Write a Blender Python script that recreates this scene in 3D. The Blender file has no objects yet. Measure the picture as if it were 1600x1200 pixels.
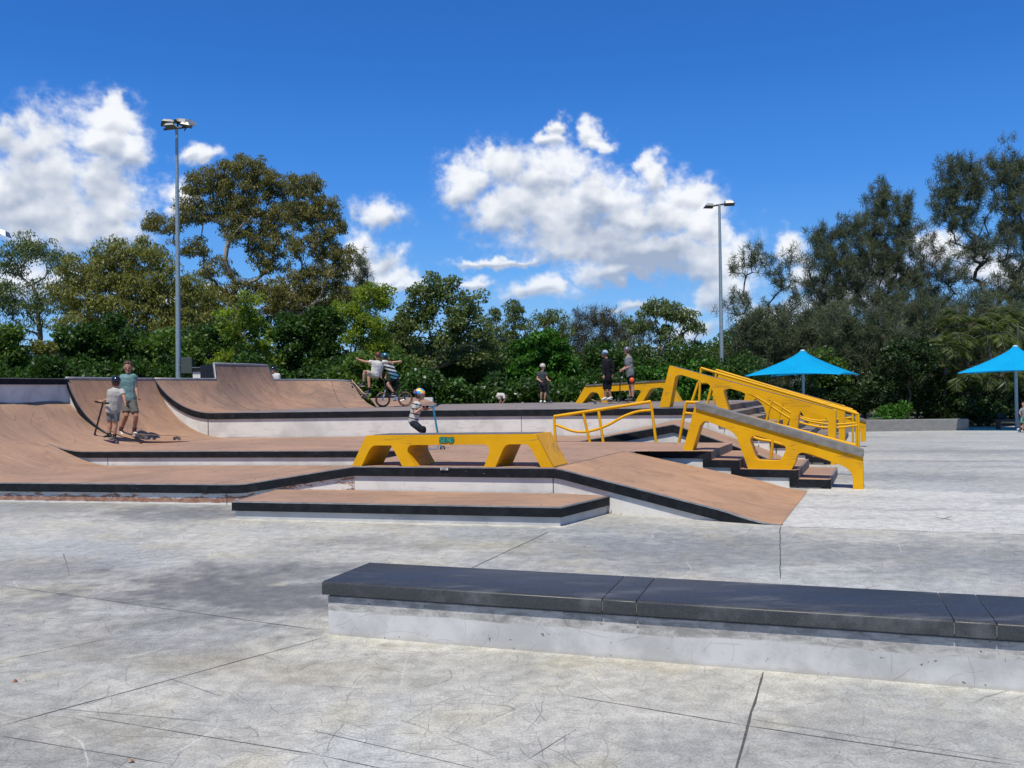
import bpy, math, random
import numpy as np
from mathutils import Vector, Matrix
from mathutils.geometry import tessellate_polygon
random.seed(7); rng = np.random.default_rng(7)
R = math.radians
C = bpy.context.scene.collection
sc = bpy.context.scene

# ---------------------------------------------------------------- camera
EYE = 1.52; FPX = 1400.0; PITCH = math.atan(9/1400); ROLL = math.atan(0.0152)
Fw = Vector((0, math.cos(PITCH), math.sin(PITCH))); U0 = Vector((0, -math.sin(PITCH), math.cos(PITCH))); R0 = Vector((1, 0, 0))
CR = R0*math.cos(ROLL) - U0*math.sin(ROLL); CU = U0*math.cos(ROLL) + R0*math.sin(ROLL)
cam_d = bpy.data.cameras.new('camera'); cam = bpy.data.objects.new('camera', cam_d); C.objects.link(cam)
cam_d.sensor_width = 36; cam_d.lens = 36*FPX/1600; cam_d.clip_end = 3000; cam_d.clip_start = .05
m = Matrix.Identity(4)
for i, v in enumerate((CR, CU, -Fw)):
    for j in range(3): m[j][i] = v[j]
m[2][3] = EYE
cam.matrix_world = m
sc.camera = cam

# ---------------------------------------------------------------- light
SUN_DIR = Vector((-.18, -.45, 1)).normalized()
SUN_EL = math.asin(SUN_DIR.z); SUN_AZ = math.atan2(SUN_DIR.x, SUN_DIR.y)
sun_d = bpy.data.lights.new('sun', 'SUN'); sun = bpy.data.objects.new('sun', sun_d); C.objects.link(sun)
sun_d.energy = 4.9; sun_d.angle = R(.53); sun_d.color = (1, .94, .82)
sun.rotation_euler = (-SUN_DIR).to_track_quat('-Z', 'Y').to_euler()
sun.location = (0, 0, 30)
sc.view_settings.view_transform = 'Standard'; sc.view_settings.look = 'None'
sc.view_settings.exposure = 0.0; sc.view_settings.gamma = 1.0

# ---------------------------------------------------------------- pixel of the survey -> world helpers
def ray(px, py):
    return CR*((px-800)/FPX) + CU*((600-py)/FPX) + Fw
def G(px, py, z=0.0):
    d = ray(px, py); t = (z-EYE)/d.z
    return Vector((d.x*t, d.y*t, z))
def D(px, py, Y):
    d = ray(px, py); t = Y/d.y
    return Vector((d.x*t, Y, EYE + d.z*t))
def W(px, py, A, B):            # on the vertical plane through plan points A, B
    d = ray(px, py); ux, uy = B[0]-A[0], B[1]-A[1]
    t = (A[0]*uy - A[1]*ux)/(d.x*uy - d.y*ux)
    return Vector((d.x*t, d.y*t, EYE + d.z*t))
def sstep(a, b, x):
    t = min(1, max(0, (x-a)/(b-a))); return t*t*(3-2*t)
def gz(X, Y):                   # the ground falls away gently behind
    return -0.76*sstep(15, 44, Y) if Y > 15 else 0.0

# ---------------------------------------------------------------- node helpers
def new_mat(name):
    mt = bpy.data.materials.new(name); mt.use_nodes = True
    nt = mt.node_tree; nt.nodes.clear()
    return mt, nt
class NB:
    def __init__(s, nt): s.nt = nt
    def n(s, t, **kw):
        nd = s.nt.nodes.new(t)
        for k, v in kw.items(): setattr(nd, k, v)
        return nd
    def l(s, a, b): s.nt.links.new(a, b)
    def set(s, sock, v):
        if isinstance(v, bpy.types.NodeSocket): s.l(v, sock)
        elif v is not None: sock.default_value = v
    def math(s, op, a, b=None, c=None, clamp=False):
        nd = s.n('ShaderNodeMath', operation=op); nd.use_clamp = clamp
        s.set(nd.inputs[0], a); s.set(nd.inputs[1], b); s.set(nd.inputs[2], c)
        return nd.outputs[0]
    def vm(s, op, a, b=None, out=0, scale=None):
        nd = s.n('ShaderNodeVectorMath', operation=op)
        s.set(nd.inputs[0], a); s.set(nd.inputs[1], b)
        if scale is not None: s.set(nd.inputs[3], scale)
        return nd.outputs[out]
    def noise(s, vec, scale, detail=4, rough=.55, dist=0, out=0):
        nd = s.n('ShaderNodeTexNoise'); s.set(nd.inputs['Vector'], vec)
        nd.inputs['Scale'].default_value = scale; nd.inputs['Detail'].default_value = detail
        nd.inputs['Roughness'].default_value = rough; nd.inputs['Distortion'].default_value = dist
        return nd.outputs[out]
    def mapr(s, v, a, b, c=0.0, d=1.0, smooth=True):
        nd = s.n('ShaderNodeMapRange'); nd.interpolation_type = 'SMOOTHSTEP' if smooth else 'LINEAR'
        s.set(nd.inputs[0], v)
        for i, q in enumerate((a, b, c, d)): s.set(nd.inputs[i+1], q)
        return nd.outputs[0]
    def mix(s, f, a, b, blend='MIX'):
        nd = s.n('ShaderNodeMix', data_type='RGBA', blend_type=blend)
        s.set(nd.inputs[0], f)
        for i, q in ((6, a), (7, b)):
            if isinstance(q, tuple): q = (*q, 1) if len(q) == 3 else q
            s.set(nd.inputs[i], q)
        return nd.outputs[2]
    def mapping(s, vec, rot=(0,0,0), scale=(1,1,1), loc=(0,0,0)):
        nd = s.n('ShaderNodeMapping'); s.set(nd.inputs[0], vec)
        nd.inputs['Rotation'].default_value = rot; nd.inputs['Scale'].default_value = scale; nd.inputs['Location'].default_value = loc
        return nd.outputs[0]
    def pos(s): return s.n('ShaderNodeNewGeometry').outputs['Position']
    def obj(s): return s.n('ShaderNodeTexCoord').outputs['Object']
    def bsdf(s, col, rough=.7, metal=0.0, spec=.5, bump=None, bstr=.2, bdist=.01, coat=0):
        p = s.n('ShaderNodeBsdfPrincipled')
        if isinstance(col, tuple): col = (*col, 1) if len(col) == 3 else col
        s.set(p.inputs['Base Color'], col); s.set(p.inputs['Roughness'], rough); s.set(p.inputs['Metallic'], metal)
        p.inputs['Specular IOR Level'].default_value = spec
        if coat: p.inputs['Coat Weight'].default_value = coat; p.inputs['Coat Roughness'].default_value = .15
        if bump is not None:
            bn = s.n('ShaderNodeBump'); bn.inputs['Strength'].default_value = bstr; bn.inputs['Distance'].default_value = bdist
            s.l(bump, bn.inputs['Height']); s.l(bn.outputs[0], p.inputs['Normal'])
        return p.outputs[0]
    def out(s, sh):
        o = s.n('ShaderNodeOutputMaterial'); s.l(sh, o.inputs[0])
    def scratches(s, vec, scale, ln, wd, thr, seed=0.0, ang=None, curve=.6, stretch=1.0):
        """discrete scratches: one short stroke of random direction per Voronoi cell"""
        v = s.mapping(vec, rot=(0, 0, ang or 0), scale=(1/stretch, 1, 0), loc=(seed, seed*1.3, 0))
        vo = s.n('ShaderNodeTexVoronoi'); vo.voronoi_dimensions = '2D'; s.l(v, vo.inputs['Vector']); vo.inputs['Scale'].default_value = scale
        d = s.vm('MULTIPLY', s.vm('SUBTRACT', v, vo.outputs['Position']), (stretch, 1, 0))
        sp = s.n('ShaderNodeSeparateXYZ'); s.l(d, sp.inputs[0]); sc2 = s.n('ShaderNodeSeparateXYZ'); s.l(vo.outputs['Color'], sc2.inputs[0])
        a = s.math('MULTIPLY', sc2.outputs[0], 3.1416 if ang is None else .25)
        ca, sa = s.math('COSINE', a), s.math('SINE', a)
        x = s.math('ADD', s.math('MULTIPLY', sp.outputs[0], ca), s.math('MULTIPLY', sp.outputs[1], sa))
        y = s.math('SUBTRACT', s.math('MULTIPLY', sp.outputs[1], ca), s.math('MULTIPLY', sp.outputs[0], sa))
        y = s.math('ADD', y, s.math('MULTIPLY', s.math('MULTIPLY', x, x), s.math('MULTIPLY', s.math('SUBTRACT', sc2.outputs[1], .5), curve*4*scale)))
        k = s.math('MULTIPLY', s.mapr(s.math('ABSOLUTE', y), wd*.3, wd, 1, 0), s.mapr(s.math('ABSOLUTE', x), ln*.5, ln, 1, 0))
        return s.math('MULTIPLY', k, s.mapr(sc2.outputs[2], thr, thr+.25))
    def line(s, vec, ang, sx, sy, seed, width, thr=.55, mscale=.5):
        """long thin scratch lines: contour of a stretched noise, broken up by a mask"""
        v = s.mapping(vec, rot=(0, 0, ang), scale=(sx, sy, 1), loc=(seed, seed*.7, 0))
        nz = s.noise(v, 1.0, 2, .5, .3)
        a = s.math('ABSOLUTE', s.math('SUBTRACT', nz, .5))
        ln = s.mapr(a, 0.0, width, 1, 0)
        mk = s.mapr(s.noise(s.mapping(vec, loc=(seed*3, seed, 0)), mscale, 3, .6), thr, thr+.12)
        return s.math('MULTIPLY', ln, mk)

# ---------------------------------------------------------------- world: clear deep blue sky
w = bpy.data.worlds.new('World'); sc.world = w; w.use_nodes = True
nt = w.node_tree; nt.nodes.clear(); b = NB(nt)
def px2ang(px, py):
    d = ray(px, py); return (math.atan2(d.x, d.y), math.atan2(d.z, math.hypot(d.x, d.y)))
sky = b.n('ShaderNodeTexSky'); sky.sky_type = 'NISHITA'; sky.sun_disc = False
sky.sun_elevation = SUN_EL; sky.sun_rotation = SUN_AZ
sky.altitude = 0; sky.air_density = 1.0; sky.dust_density = .25; sky.ozone_density = 3.0
SKY_STR = .1
sx = b.n('ShaderNodeSeparateXYZ'); b.l(b.n('ShaderNodeTexCoord').outputs['Generated'], sx.inputs[0])
rp_ = b.n('ShaderNodeValToRGB'); b.l(sx.outputs[2], rp_.inputs[0]); cr = rp_.color_ramp
stops = [(0.0,(.40,.64,.95)),(.06,(.25,.55,.96)),(.13,(.125,.41,.93)),(.22,(.050,.275,.84)),(.33,(.022,.18,.66)),(.45,(.014,.125,.50)),(1.0,(.012,.075,.30))]
cr.elements[0].position = 0; cr.elements[1].position = 1
for p_, c_ in stops[1:-1]: cr.elements.new(p_)
for e_, (p_, c_) in zip(cr.elements, stops): e_.position = p_; e_.color = (*c_, 1)
deep = b.vm('SCALE', rp_.outputs[0], None, scale=1.0/SKY_STR)
skyc = b.mix(.88, sky.outputs[0], deep)
bg = b.n('ShaderNodeBackground'); b.l(skyc, bg.inputs[0]); bg.inputs[1].default_value = SKY_STR
wo = b.n('ShaderNodeOutputWorld'); b.l(bg.outputs[0], wo.inputs[0])

# ---------------------------------------------------------------- object helpers
def tag(o, label=None, cat=None, group=None, kind=None):
    if label: o['label'] = label
    if cat: o['category'] = cat
    if group: o['group'] = group
    if kind: o['kind'] = kind
    return o
def empty(name, loc=(0,0,0), rz=0):
    o = bpy.data.objects.new(name, None); C.objects.link(o); o.location = loc; o.rotation_euler = (0, 0, rz)
    o.empty_display_size = .2
    return o
def link_mesh(name, me, mat, parent=None):
    o = bpy.data.objects.new(name, me); C.objects.link(o)
    if mat is not None and len(me.materials) == 0: me.materials.append(mat)
    if parent is not None:
        o.parent = parent
    return o
class MB:
    """collects geometry in world or local space -> ONE mesh object"""
    def __init__(s): s.v = []; s.f = []
    def add(s, vs, fs):
        k = len(s.v); s.v += [tuple(v) for v in vs]; s.f += [tuple(i+k for i in f) for f in fs]
    def box(s, c, sz, rz=0, rx=0, ry=0):
        M = Matrix.Translation(c) @ Matrix.Rotation(rz, 4, 'Z') @ Matrix.Rotation(ry, 4, 'Y') @ Matrix.Rotation(rx, 4, 'X')
        vs = [M @ Vector((x*sz[0]/2, y*sz[1]/2, z*sz[2]/2)) for x in (-1,1) for y in (-1,1) for z in (-1,1)]
        s.add(vs, [(0,1,3,2),(4,6,7,5),(0,4,5,1),(2,3,7,6),(0,2,6,4),(1,5,7,3)])
    def tube(s, pts, r, n=8, cap=True, flat=1.0):
        pts = [Vector(p) for p in pts]; rs = r if isinstance(r, (list, tuple)) else [r]*len(pts)
        vs = []; up = None
        for i, p in enumerate(pts):
            t = (pts[min(i+1, len(pts)-1)] - pts[max(i-1, 0)]).normalized()
            if up is None:
                up = Vector((0,0,1)) if abs(t.z) < .9 else Vector((0,1,0))
            a = (up - t*up.dot(t)).normalized(); bb = t.cross(a); up = a
            for k in range(n):
                th = 2*math.pi*k/n
                vs.append(p + a*math.cos(th)*rs[i] + bb*math.sin(th)*rs[i]*flat)
        fs = []
        for i in range(len(pts)-1):
            for k in range(n):
                fs.append((i*n+k, i*n+(k+1)%n, (i+1)*n+(k+1)%n, (i+1)*n+k))
        if cap:
            fs.append(tuple(reversed(range(n)))); fs.append(tuple((len(pts)-1)*n+k for k in range(n)))
        s.add(vs, fs)
    def ell(s, c, r, M=None, nu=12, nv=8, z0=-1, z1=1):
        vs = []; fs = []
        t0, t1 = math.asin(z0), math.asin(z1)
        for j in range(nv+1):
            t = t0 + (t1-t0)*j/nv
            for i in range(nu):
                th = 2*math.pi*i/nu
                v = Vector((r[0]*math.cos(t)*math.cos(th), r[1]*math.cos(t)*math.sin(th), r[2]*math.sin(t)))
                if M is not None: v = M @ v
                vs.append(Vector(c)+v)
        for j in range(nv):
            for i in range(nu):
                fs.append((j*nu+i, j*nu+(i+1)%nu, (j+1)*nu+(i+1)%nu, (j+1)*nu+i))
        fs.append(tuple(reversed(range(nu)))); fs.append(tuple(nv*nu+i for i in range(nu)))
        s.add(vs, fs)
    def build(s, name, mat, parent=None, smooth=False, bevel=0):
        me = bpy.data.meshes.new(name); me.from_pydata(s.v, [], s.f); me.update()
        o = link_mesh(name, me, mat, parent)
        if smooth:
            me.polygons.foreach_set('use_smooth', [True]*len(me.polygons))
            if smooth == 'auto': me.set_sharp_from_angle(angle=R(40))
        if bevel:
            md = o.modifiers.new('bevel', 'BEVEL'); md.width = bevel; md.segments = 2; md.limit_method = 'ANGLE'; md.angle_limit = R(35)
        return o
def grid(name, rows, mat, parent=None, smooth=True):
    nr, nc = len(rows), len(rows[0]); mb = MB()
    mb.add([p for r_ in rows for p in r_], [(i*nc+j, i*nc+j+1, (i+1)*nc+j+1, (i+1)*nc+j) for i in range(nr-1) for j in range(nc-1)])
    return mb.build(name, mat, parent, smooth='auto' if smooth else False)
def copy_tree(o, parent=None):
    c = o.copy(); C.objects.link(c)
    if parent is not None: c.parent = parent
    for ch in list(o.children): copy_tree(ch, c)
    return c
def V2(a, b_): return Vector((a, b_, 0))
# ================================================================ clouds, computed per direction on a far dome patch
CL = [ # px, py, rx, ry, weight : lumps of every cloud in the photograph's sky
 (155,220,46,46),(75,295,85,68),(165,305,36,60),(90,345,105,50),(10,300,60,70),(3,215,26,30),(165,180,34,24),(200,240,20,34),(180,345,26,34),(60,235,60,50),
 (268,305,32,22),(308,243,30,12),(262,330,24,18),
 (592,345,40,27),(560,395,30,24),(585,412,44,24),(612,440,50,22),(645,455,40,16),
 (728,292,44,36),(790,262,58,42),(852,282,74,56),(812,330,88,48),(885,345,105,56),(955,322,84,54),(1012,345,88,48),(1072,308,40,36),(1092,352,46,50),
 (1012,398,126,42),(1104,408,70,44),(930,384,118,36),(965,428,86,20),(862,212,26,16),(874,190,12,14),(920,198,14,18),(930,220,18,14),(1012,250,17,18),(1022,275,20,26),
 (842,457,50,24),(757,438,30,11),(1000,480,60,12),(1062,492,44,20),(1125,455,40,40),(1090,520,40,20),(780,405,60,9),
 (1240,392,28,20),(1262,425,26,24),(1445,382,32,22),(1480,405,50,18),(1380,425,56,22),(1550,430,56,24),(1300,470,80,24),(1205,500,50,30),
 (60,440,100,26),(300,470,100,16),(480,470,100,22)]
def _noise(x, y, seed):
    r_ = np.random.default_rng(seed); n = 256; ang = r_.random((n, n))*2*np.pi
    gx, gy = np.cos(ang), np.sin(ang)
    xi = np.floor(x).astype(int); yi = np.floor(y).astype(int); fx = x-xi; fy = y-yi
    u = fx*fx*fx*(fx*(fx*6-15)+10); v = fy*fy*fy*(fy*(fy*6-15)+10)
    def gd(i, j, dx, dy):
        a = (xi+i) % n; b_ = (yi+j) % n; return gx[a, b_]*dx + gy[a, b_]*dy
    return ((gd(0,0,fx,fy)*(1-u)+gd(1,0,fx-1,fy)*u)*(1-v) + (gd(0,1,fx,fy-1)*(1-u)+gd(1,1,fx-1,fy-1)*u)*v)*1.4
def _fbm(x, y, sc_, oc, seed, rough=.5, billow=False):
    s = 0; a = 1; t = 0
    for k in range(oc):
        n = _noise(x*sc_+17.3*k, y*sc_+5.1*k, seed+k)
        if billow: n = 1-2.6*np.sqrt(n*n+.035)+.25
        s = s+a*n; t += a; a *= rough; sc_ *= 2.03
    return s/t
def cloud_eval(az, el, px2ang_):
    wx = _fbm(az, el, 12, 4, 11)*.030 + _fbm(az, el, 60, 4, 31, .6)*.010
    wy = _fbm(az, el, 12, 4, 21)*.024 + _fbm(az, el, 60, 4, 41, .6)*.010
    A, E = az+wx, el+wy
    F = np.full(az.shape, -3.0)
    for (px, py, rx, ry) in CL:
        a, e = px2ang_(px, py)
        ex = (A-a)*1400/rx; ey = (E-e)*1400/ry
        ey = np.where(ey < 0, ey*1.25, ey)
        q = 1.22-np.sqrt(ex*ex+ey*ey)
        h = np.clip(.5+.5*(q-F)/.16, 0, 1); F = F*(1-h)+q*h + .16*h*(1-h)
    bil = _fbm(az+wx*.6, el*1.15+wy*.6, 26, 6, 51, .55, True)
    fine = _fbm(az, el*1.2, 70, 6, 71, .62)
    soft = _fbm(az, el, 9, 3, 91)
    Fd = F + .42*(bil-.45) + .38*fine + .34*soft
    dens = np.clip((Fd+.16)/.90, 0, 1); dens = dens*dens*(3-2*dens)
    # wispy fringe
    wz = np.clip((Fd+.42)/.55, 0, 1)**2*.30*np.clip(.5+fine*1.6, 0, 1)
    dens = np.maximum(dens, wz)
    bl = _fbm(az+wx*.6, el*1.15+wy*.6, 22, 3, 51, .5, True)
    H = np.sqrt(np.clip(F+.30*soft+.35*(bl-.4)+.12, 0, 1.4)+.01) + .10*_fbm(az, el, 44, 4, 131, .5)
    for _ in range(3): H = (H+np.roll(H,2,0)+np.roll(H,-2,0)+np.roll(H,2,1)+np.roll(H,-2,1))/5
    gy, gx = np.gradient(H); dx = np.abs(az[0,1]-az[0,0])+1e-9; dy = (el[1,0]-el[0,0])
    gx = gx/dx*.016; gy = gy/dy*.016
    nl = 1/np.sqrt(1+gx*gx+gy*gy)
    L = (-.25, .72, .64)
    lam = (-gx*L[0]-gy*L[1]+L[2])*nl
    up = np.clip((lam-.05)/.95, 0, 1)
    # thick parts below the crown turn grey: density of what lies above
    step = max(1, int(round(.030/abs(dy)))); sh = np.zeros_like(F)
    for k in (1, 2, 3, 4):
        s_ = step*k//2
        if dy < 0: src = np.vstack([np.repeat(Fd[:1], s_, 0), Fd[:-s_]]) if s_ else Fd
        else: src = np.vstack([Fd[s_:], np.repeat(Fd[-1:], s_, 0)]) if s_ else Fd
        sh = sh+np.clip(src, 0, .9)
    sh = np.clip(sh/4*1.25-.12, 0, 1)
    br = np.clip(.34+1.0*up-.74*sh+.75*soft+.10*fine+.45*_fbm(az, el, 26, 4, 171), 0, 1)
    dark = np.array([.37,.44,.58]); light = np.array([.95,.97,1.0])
    col = dark+(light-dark)*br[..., None]
    low = np.clip(1-el/.16, 0, 1)[..., None]*.25
    col = col*(1-low)+np.array([.55,.70,.90])*low
    return dens*.97*(1-.30*np.clip(1-el/.15, 0, 1)), col

def build_clouds():
    nx, ny = 960, 330
    az = np.linspace(R(-34), R(34), nx); el = np.linspace(R(19.5), R(-.5), ny)
    AZ, EL = np.meshgrid(az, el)
    a, c = cloud_eval(AZ, EL, px2ang)
    edge = np.clip((R(34)-np.abs(AZ))/R(3), 0, 1)
    a = a*edge
    Rd = 1400.0
    co = np.stack([Rd*np.cos(EL)*np.sin(AZ), Rd*np.cos(EL)*np.cos(AZ), Rd*np.sin(EL)+EYE], -1).reshape(-1, 3)
    am = a.copy(); q = np.zeros((ny-1, nx-1), bool)
    q |= am[:-1,:-1] > .004; q |= am[1:,:-1] > .004; q |= am[:-1,1:] > .004; q |= am[1:,1:] > .004
    ii, jj = np.nonzero(q); k = ii*nx+jj
    faces = np.stack([k, k+1, k+nx+1, k+nx], -1)
    me = bpy.data.meshes.new('clouds')
    me.vertices.add(len(co)); me.vertices.foreach_set('co', co.ravel())
    me.loops.add(faces.size); me.loops.foreach_set('vertex_index', faces.ravel().astype(np.int32))
    me.polygons.add(len(faces)); me.polygons.foreach_set('loop_start', np.arange(0, faces.size, 4, dtype=np.int32)); me.update()
    at = me.color_attributes.new('cloud', 'FLOAT_COLOR', 'POINT')
    at.data.foreach_set('color', np.concatenate([c.reshape(-1, 3), a.reshape(-1, 1)], -1).astype(np.float32).ravel())
    mt, nt = new_mat('cloud_vapour'); b = NB(nt)
    an = b.n('ShaderNodeAttribute'); an.attribute_name = 'cloud'
    em = b.n('ShaderNodeEmission'); b.l(an.outputs['Color'], em.inputs[0]); em.inputs[1].default_value = 1.0
    tr = b.n('ShaderNodeBsdfTransparent'); mx = b.n('ShaderNodeMixShader'); b.l(an.outputs['Alpha'], mx.inputs[0]); b.l(tr.outputs[0], mx.inputs[1]); b.l(em.outputs[0], mx.inputs[2])
    b.out(mx.outputs[0]); mt.cycles.emission_sampling = 'NONE'
    o = bpy.data.objects.new('sky_clouds', me); C.objects.link(o); me.materials.append(mt); o['kind'] = 'structure'
build_clouds()
# ================================================================ materials
def ground_albedo(X, Y):
    """large scale colour of the slab: pours, wheel-rubber stains, pale rims, painted glow along the ledge (numpy)"""
    def nz(sc_, oc, seed, rough=.6, dx=0, dy=0): return _fbm(X+dx, Y+dy, sc_, oc, seed, rough)*.5/.35*.5+.5
    def ss(v, a, c): t = np.clip((v-a)/(c-a), 0, 1); return t*t*(3-2*t)
    def mix(c0, c1, f): return c0+(np.array(c1)-c0)*f[..., None]
    wx = _fbm(X, Y, .5, 3, 301)*.5; wy = _fbm(X, Y, .5, 3, 302)*.5
    ca, sa = math.cos(R(17)), math.sin(R(17)); U = X*ca-Y*sa; V = X*sa+Y*ca
    def st(sc_, ax, ay, oc, seed, rough=.62): return _fbm(U*ax+wx, V*ay+wy, sc_, oc, seed, rough)*.72+.5
    big = _fbm(X+wx, Y+wy, .35, 6, 311, .62)*.72+.5; mid = st(1.5, .8, 1.9, 6, 321, .66)
    col = np.zeros(X.shape+(3,))+np.array((.355,.352,.328)); col = mix(col, (.465,.455,.412), ss(big, .36, .64))
    col = mix(col, (.225,.228,.228), ss(mid, .52, .78)*.40)
    col = mix(col, (.56,.54,.475), ss(_fbm(X+wx+9, Y+wy, 1.2, 6, 331, .66)*.72+.5, .52, .78)*.42)
    col = mix(col, (.47,.43,.30), ss(_fbm(X+4, Y+9, 1.4, 5, 341, .65)*.72+.5, .54, .74)*.38)
    col = mix(col, (.36,.395,.42), ss(_fbm(X+3, Y+14, .5, 3, 351, .5)*.72+.5, .54, .68)*.35)
    def half(Pa, Pb):
        dx, dy = Pb.x-Pa.x, Pb.y-Pa.y; L = math.hypot(dx, dy); nx, ny = -dy/L, dx/L
        return X*nx+Y*ny-(Pa.x*nx+Pa.y*ny)
    e1 = half(G(1220,822), G(1600,836)); e2 = half(G(1221,822), G(1262,767))
    slab = ss(e1, -.02, .02)*ss(-e2, -.02, .02); farr = ss(-half(G(1354,764), G(1600,772)), -.03, .03)
    col = mix(col, (.60,.595,.56), slab*farr*.65); col = mix(col, (.42,.425,.42), slab*(1-farr)*.4)
    col = mix(col, (.185,.19,.20), slab*ss(st(1.0, .16, 1.3, 5, 361), .54, .76)*.48)
    col = mix(col, (.58,.575,.55), slab*ss(st(1.0, .22, 2.4, 5, 371), .58, .78)*.35)
    stn = (_fbm(X+wx, Y+wy, 2.1, 5, 381, .65)*.7+.5)*.8+st(2.2, .7, 2.6, 5, 391, .7)*.6
    acc = {}
    def stain(px, py, rx, ry, amt, c=(.115,.115,.12)):
        c0 = G(px, py); u = ((X-c0.x)*ca-(Y-c0.y)*sa)/rx; v = ((X-c0.x)*sa+(Y-c0.y)*ca)/ry
        q = 1-np.sqrt(u*u+v*v); a = ss(q+(stn-.7)*1.5, -.05, .85)*amt*(q > -.9)
        acc[c] = np.maximum(acc[c], a) if c in acc else a
    stain(400, 925, 2.2, 1.4, .85); stain(300, 960, 1.3, .8, .6); stain(470, 900, 1.0, .9, .6)
    stain(200, 1000, 1.6, .5, .4); stain(60, 890, 1.8, .9, .35)
    stain(270, 800, 2.1, 1.0, .66); stain(560, 850, 1.5, .6, .4); stain(80, 790, 2.5, 1.0, .38); stain(20, 1170, .8, .4, .4)
    g2 = (.165,.175,.185)
    stain(1080, 860, 3.0, 1.5, .62, g2); stain(1450, 870, 2.6, 1.4, .6, g2); stain(1430, 745, 2.2, 1.2, .5, g2); stain(1500, 700, 3.5, 1.5, .4, g2)
    stain(360, 1040, 1.3, .35, .35, (.27,.225,.13)); stain(100, 1130, 1.0, .3, .25, (.27,.24,.17)); stain(760, 850, 1.2, .5, .35, (.36,.33,.20))
    for c, a in acc.items(): col = mix(col, c, a)
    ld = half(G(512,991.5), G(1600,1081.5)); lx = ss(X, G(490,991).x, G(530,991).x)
    ledge_glow = ss(ld+_fbm(X, Y, 3, 3, 401)*.10, -.09, .04)*lx*ss(-ld, -.4, -.2); col = mix(col, (.58,.56,.485), ledge_glow*.55)  # light bounced off the ledge wall, painted as a paler strip
    # pale rim along the foot of the decks
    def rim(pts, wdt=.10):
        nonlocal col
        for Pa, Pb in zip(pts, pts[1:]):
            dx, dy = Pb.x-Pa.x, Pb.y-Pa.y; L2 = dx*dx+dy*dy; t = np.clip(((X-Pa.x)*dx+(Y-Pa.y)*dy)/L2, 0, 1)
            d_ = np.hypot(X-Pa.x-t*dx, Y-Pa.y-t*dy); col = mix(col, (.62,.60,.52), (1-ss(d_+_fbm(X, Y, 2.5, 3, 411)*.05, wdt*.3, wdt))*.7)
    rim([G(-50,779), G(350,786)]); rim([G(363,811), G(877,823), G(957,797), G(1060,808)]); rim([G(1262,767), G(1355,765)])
    return col
def mat_ground():
    mt, nt = new_mat('skatepark_concrete'); b = NB(nt); p = b.pos()
    an = b.n('ShaderNodeAttribute'); an.attribute_name = 'albedo'; col = an.outputs['Color']
    fine = b.noise(p, 9, 7, .72); grain = b.noise(p, 80, 3, .65)
    dn = b.mapr(b.noise(b.mapping(p, loc=(7,3,0)), .8, 3, .6), .35, .60, .35, 1.0)
    dp = b.vm('ADD', p, b.vm('SCALE', b.vm('SUBTRACT', b.noise(p, 5, 2, .5, 0, 1), (.5,.5,.5)), None, scale=.05))
    for i, (scl, ln, wd, th, an_, stc, am) in enumerate(((1.3,.36,.0056,.35,None,1,.45),(2.1,.25,.0050,.2,None,1,.55),(3.3,.16,.0044,.1,None,1,.55),(4.9,.11,.0040,.0,None,1,.55),(8,.065,.0034,.0,None,1,.55),
                                                  (2.4,.85,.0056,.1,R(-14),5,.65),(2.8,.6,.0050,.15,R(38),4,.55))):
        k = b.scratches(dp, scl, ln, wd, th, 1.7*i+.3, an_, .28, stc)
        k = b.math('MULTIPLY', k, am); acc = k if i == 0 else b.math('MAXIMUM', acc, k)
    col = b.mix(b.math('MULTIPLY', acc, dn), col, (.12,.12,.12))
    k = b.scratches(dp, 1.4, .35, .006, .4, 31.7, None, .3, 1); col = b.mix(b.math('MULTIPLY', k, .5), col, (.60,.58,.53))
    spots = b.mapr(b.noise(p, 16, 2, .5), .70, .74); col = b.mix(b.math('MULTIPLY', spots, .35), col, (.16,.155,.15))
    fm = b.mapr(fine, .34, .66, 1.13, .80); gm = b.mapr(grain, .34, .68, 1.14, .78)
    col = b.mix(1.0, col, b.math('MULTIPLY', fm, gm), 'MULTIPLY')
    b.out(b.bsdf(col, .6, spec=.3, bump=b.math('ADD', fine, grain), bstr=.16, bdist=.005)); return mt
M_jointd = None

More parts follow.
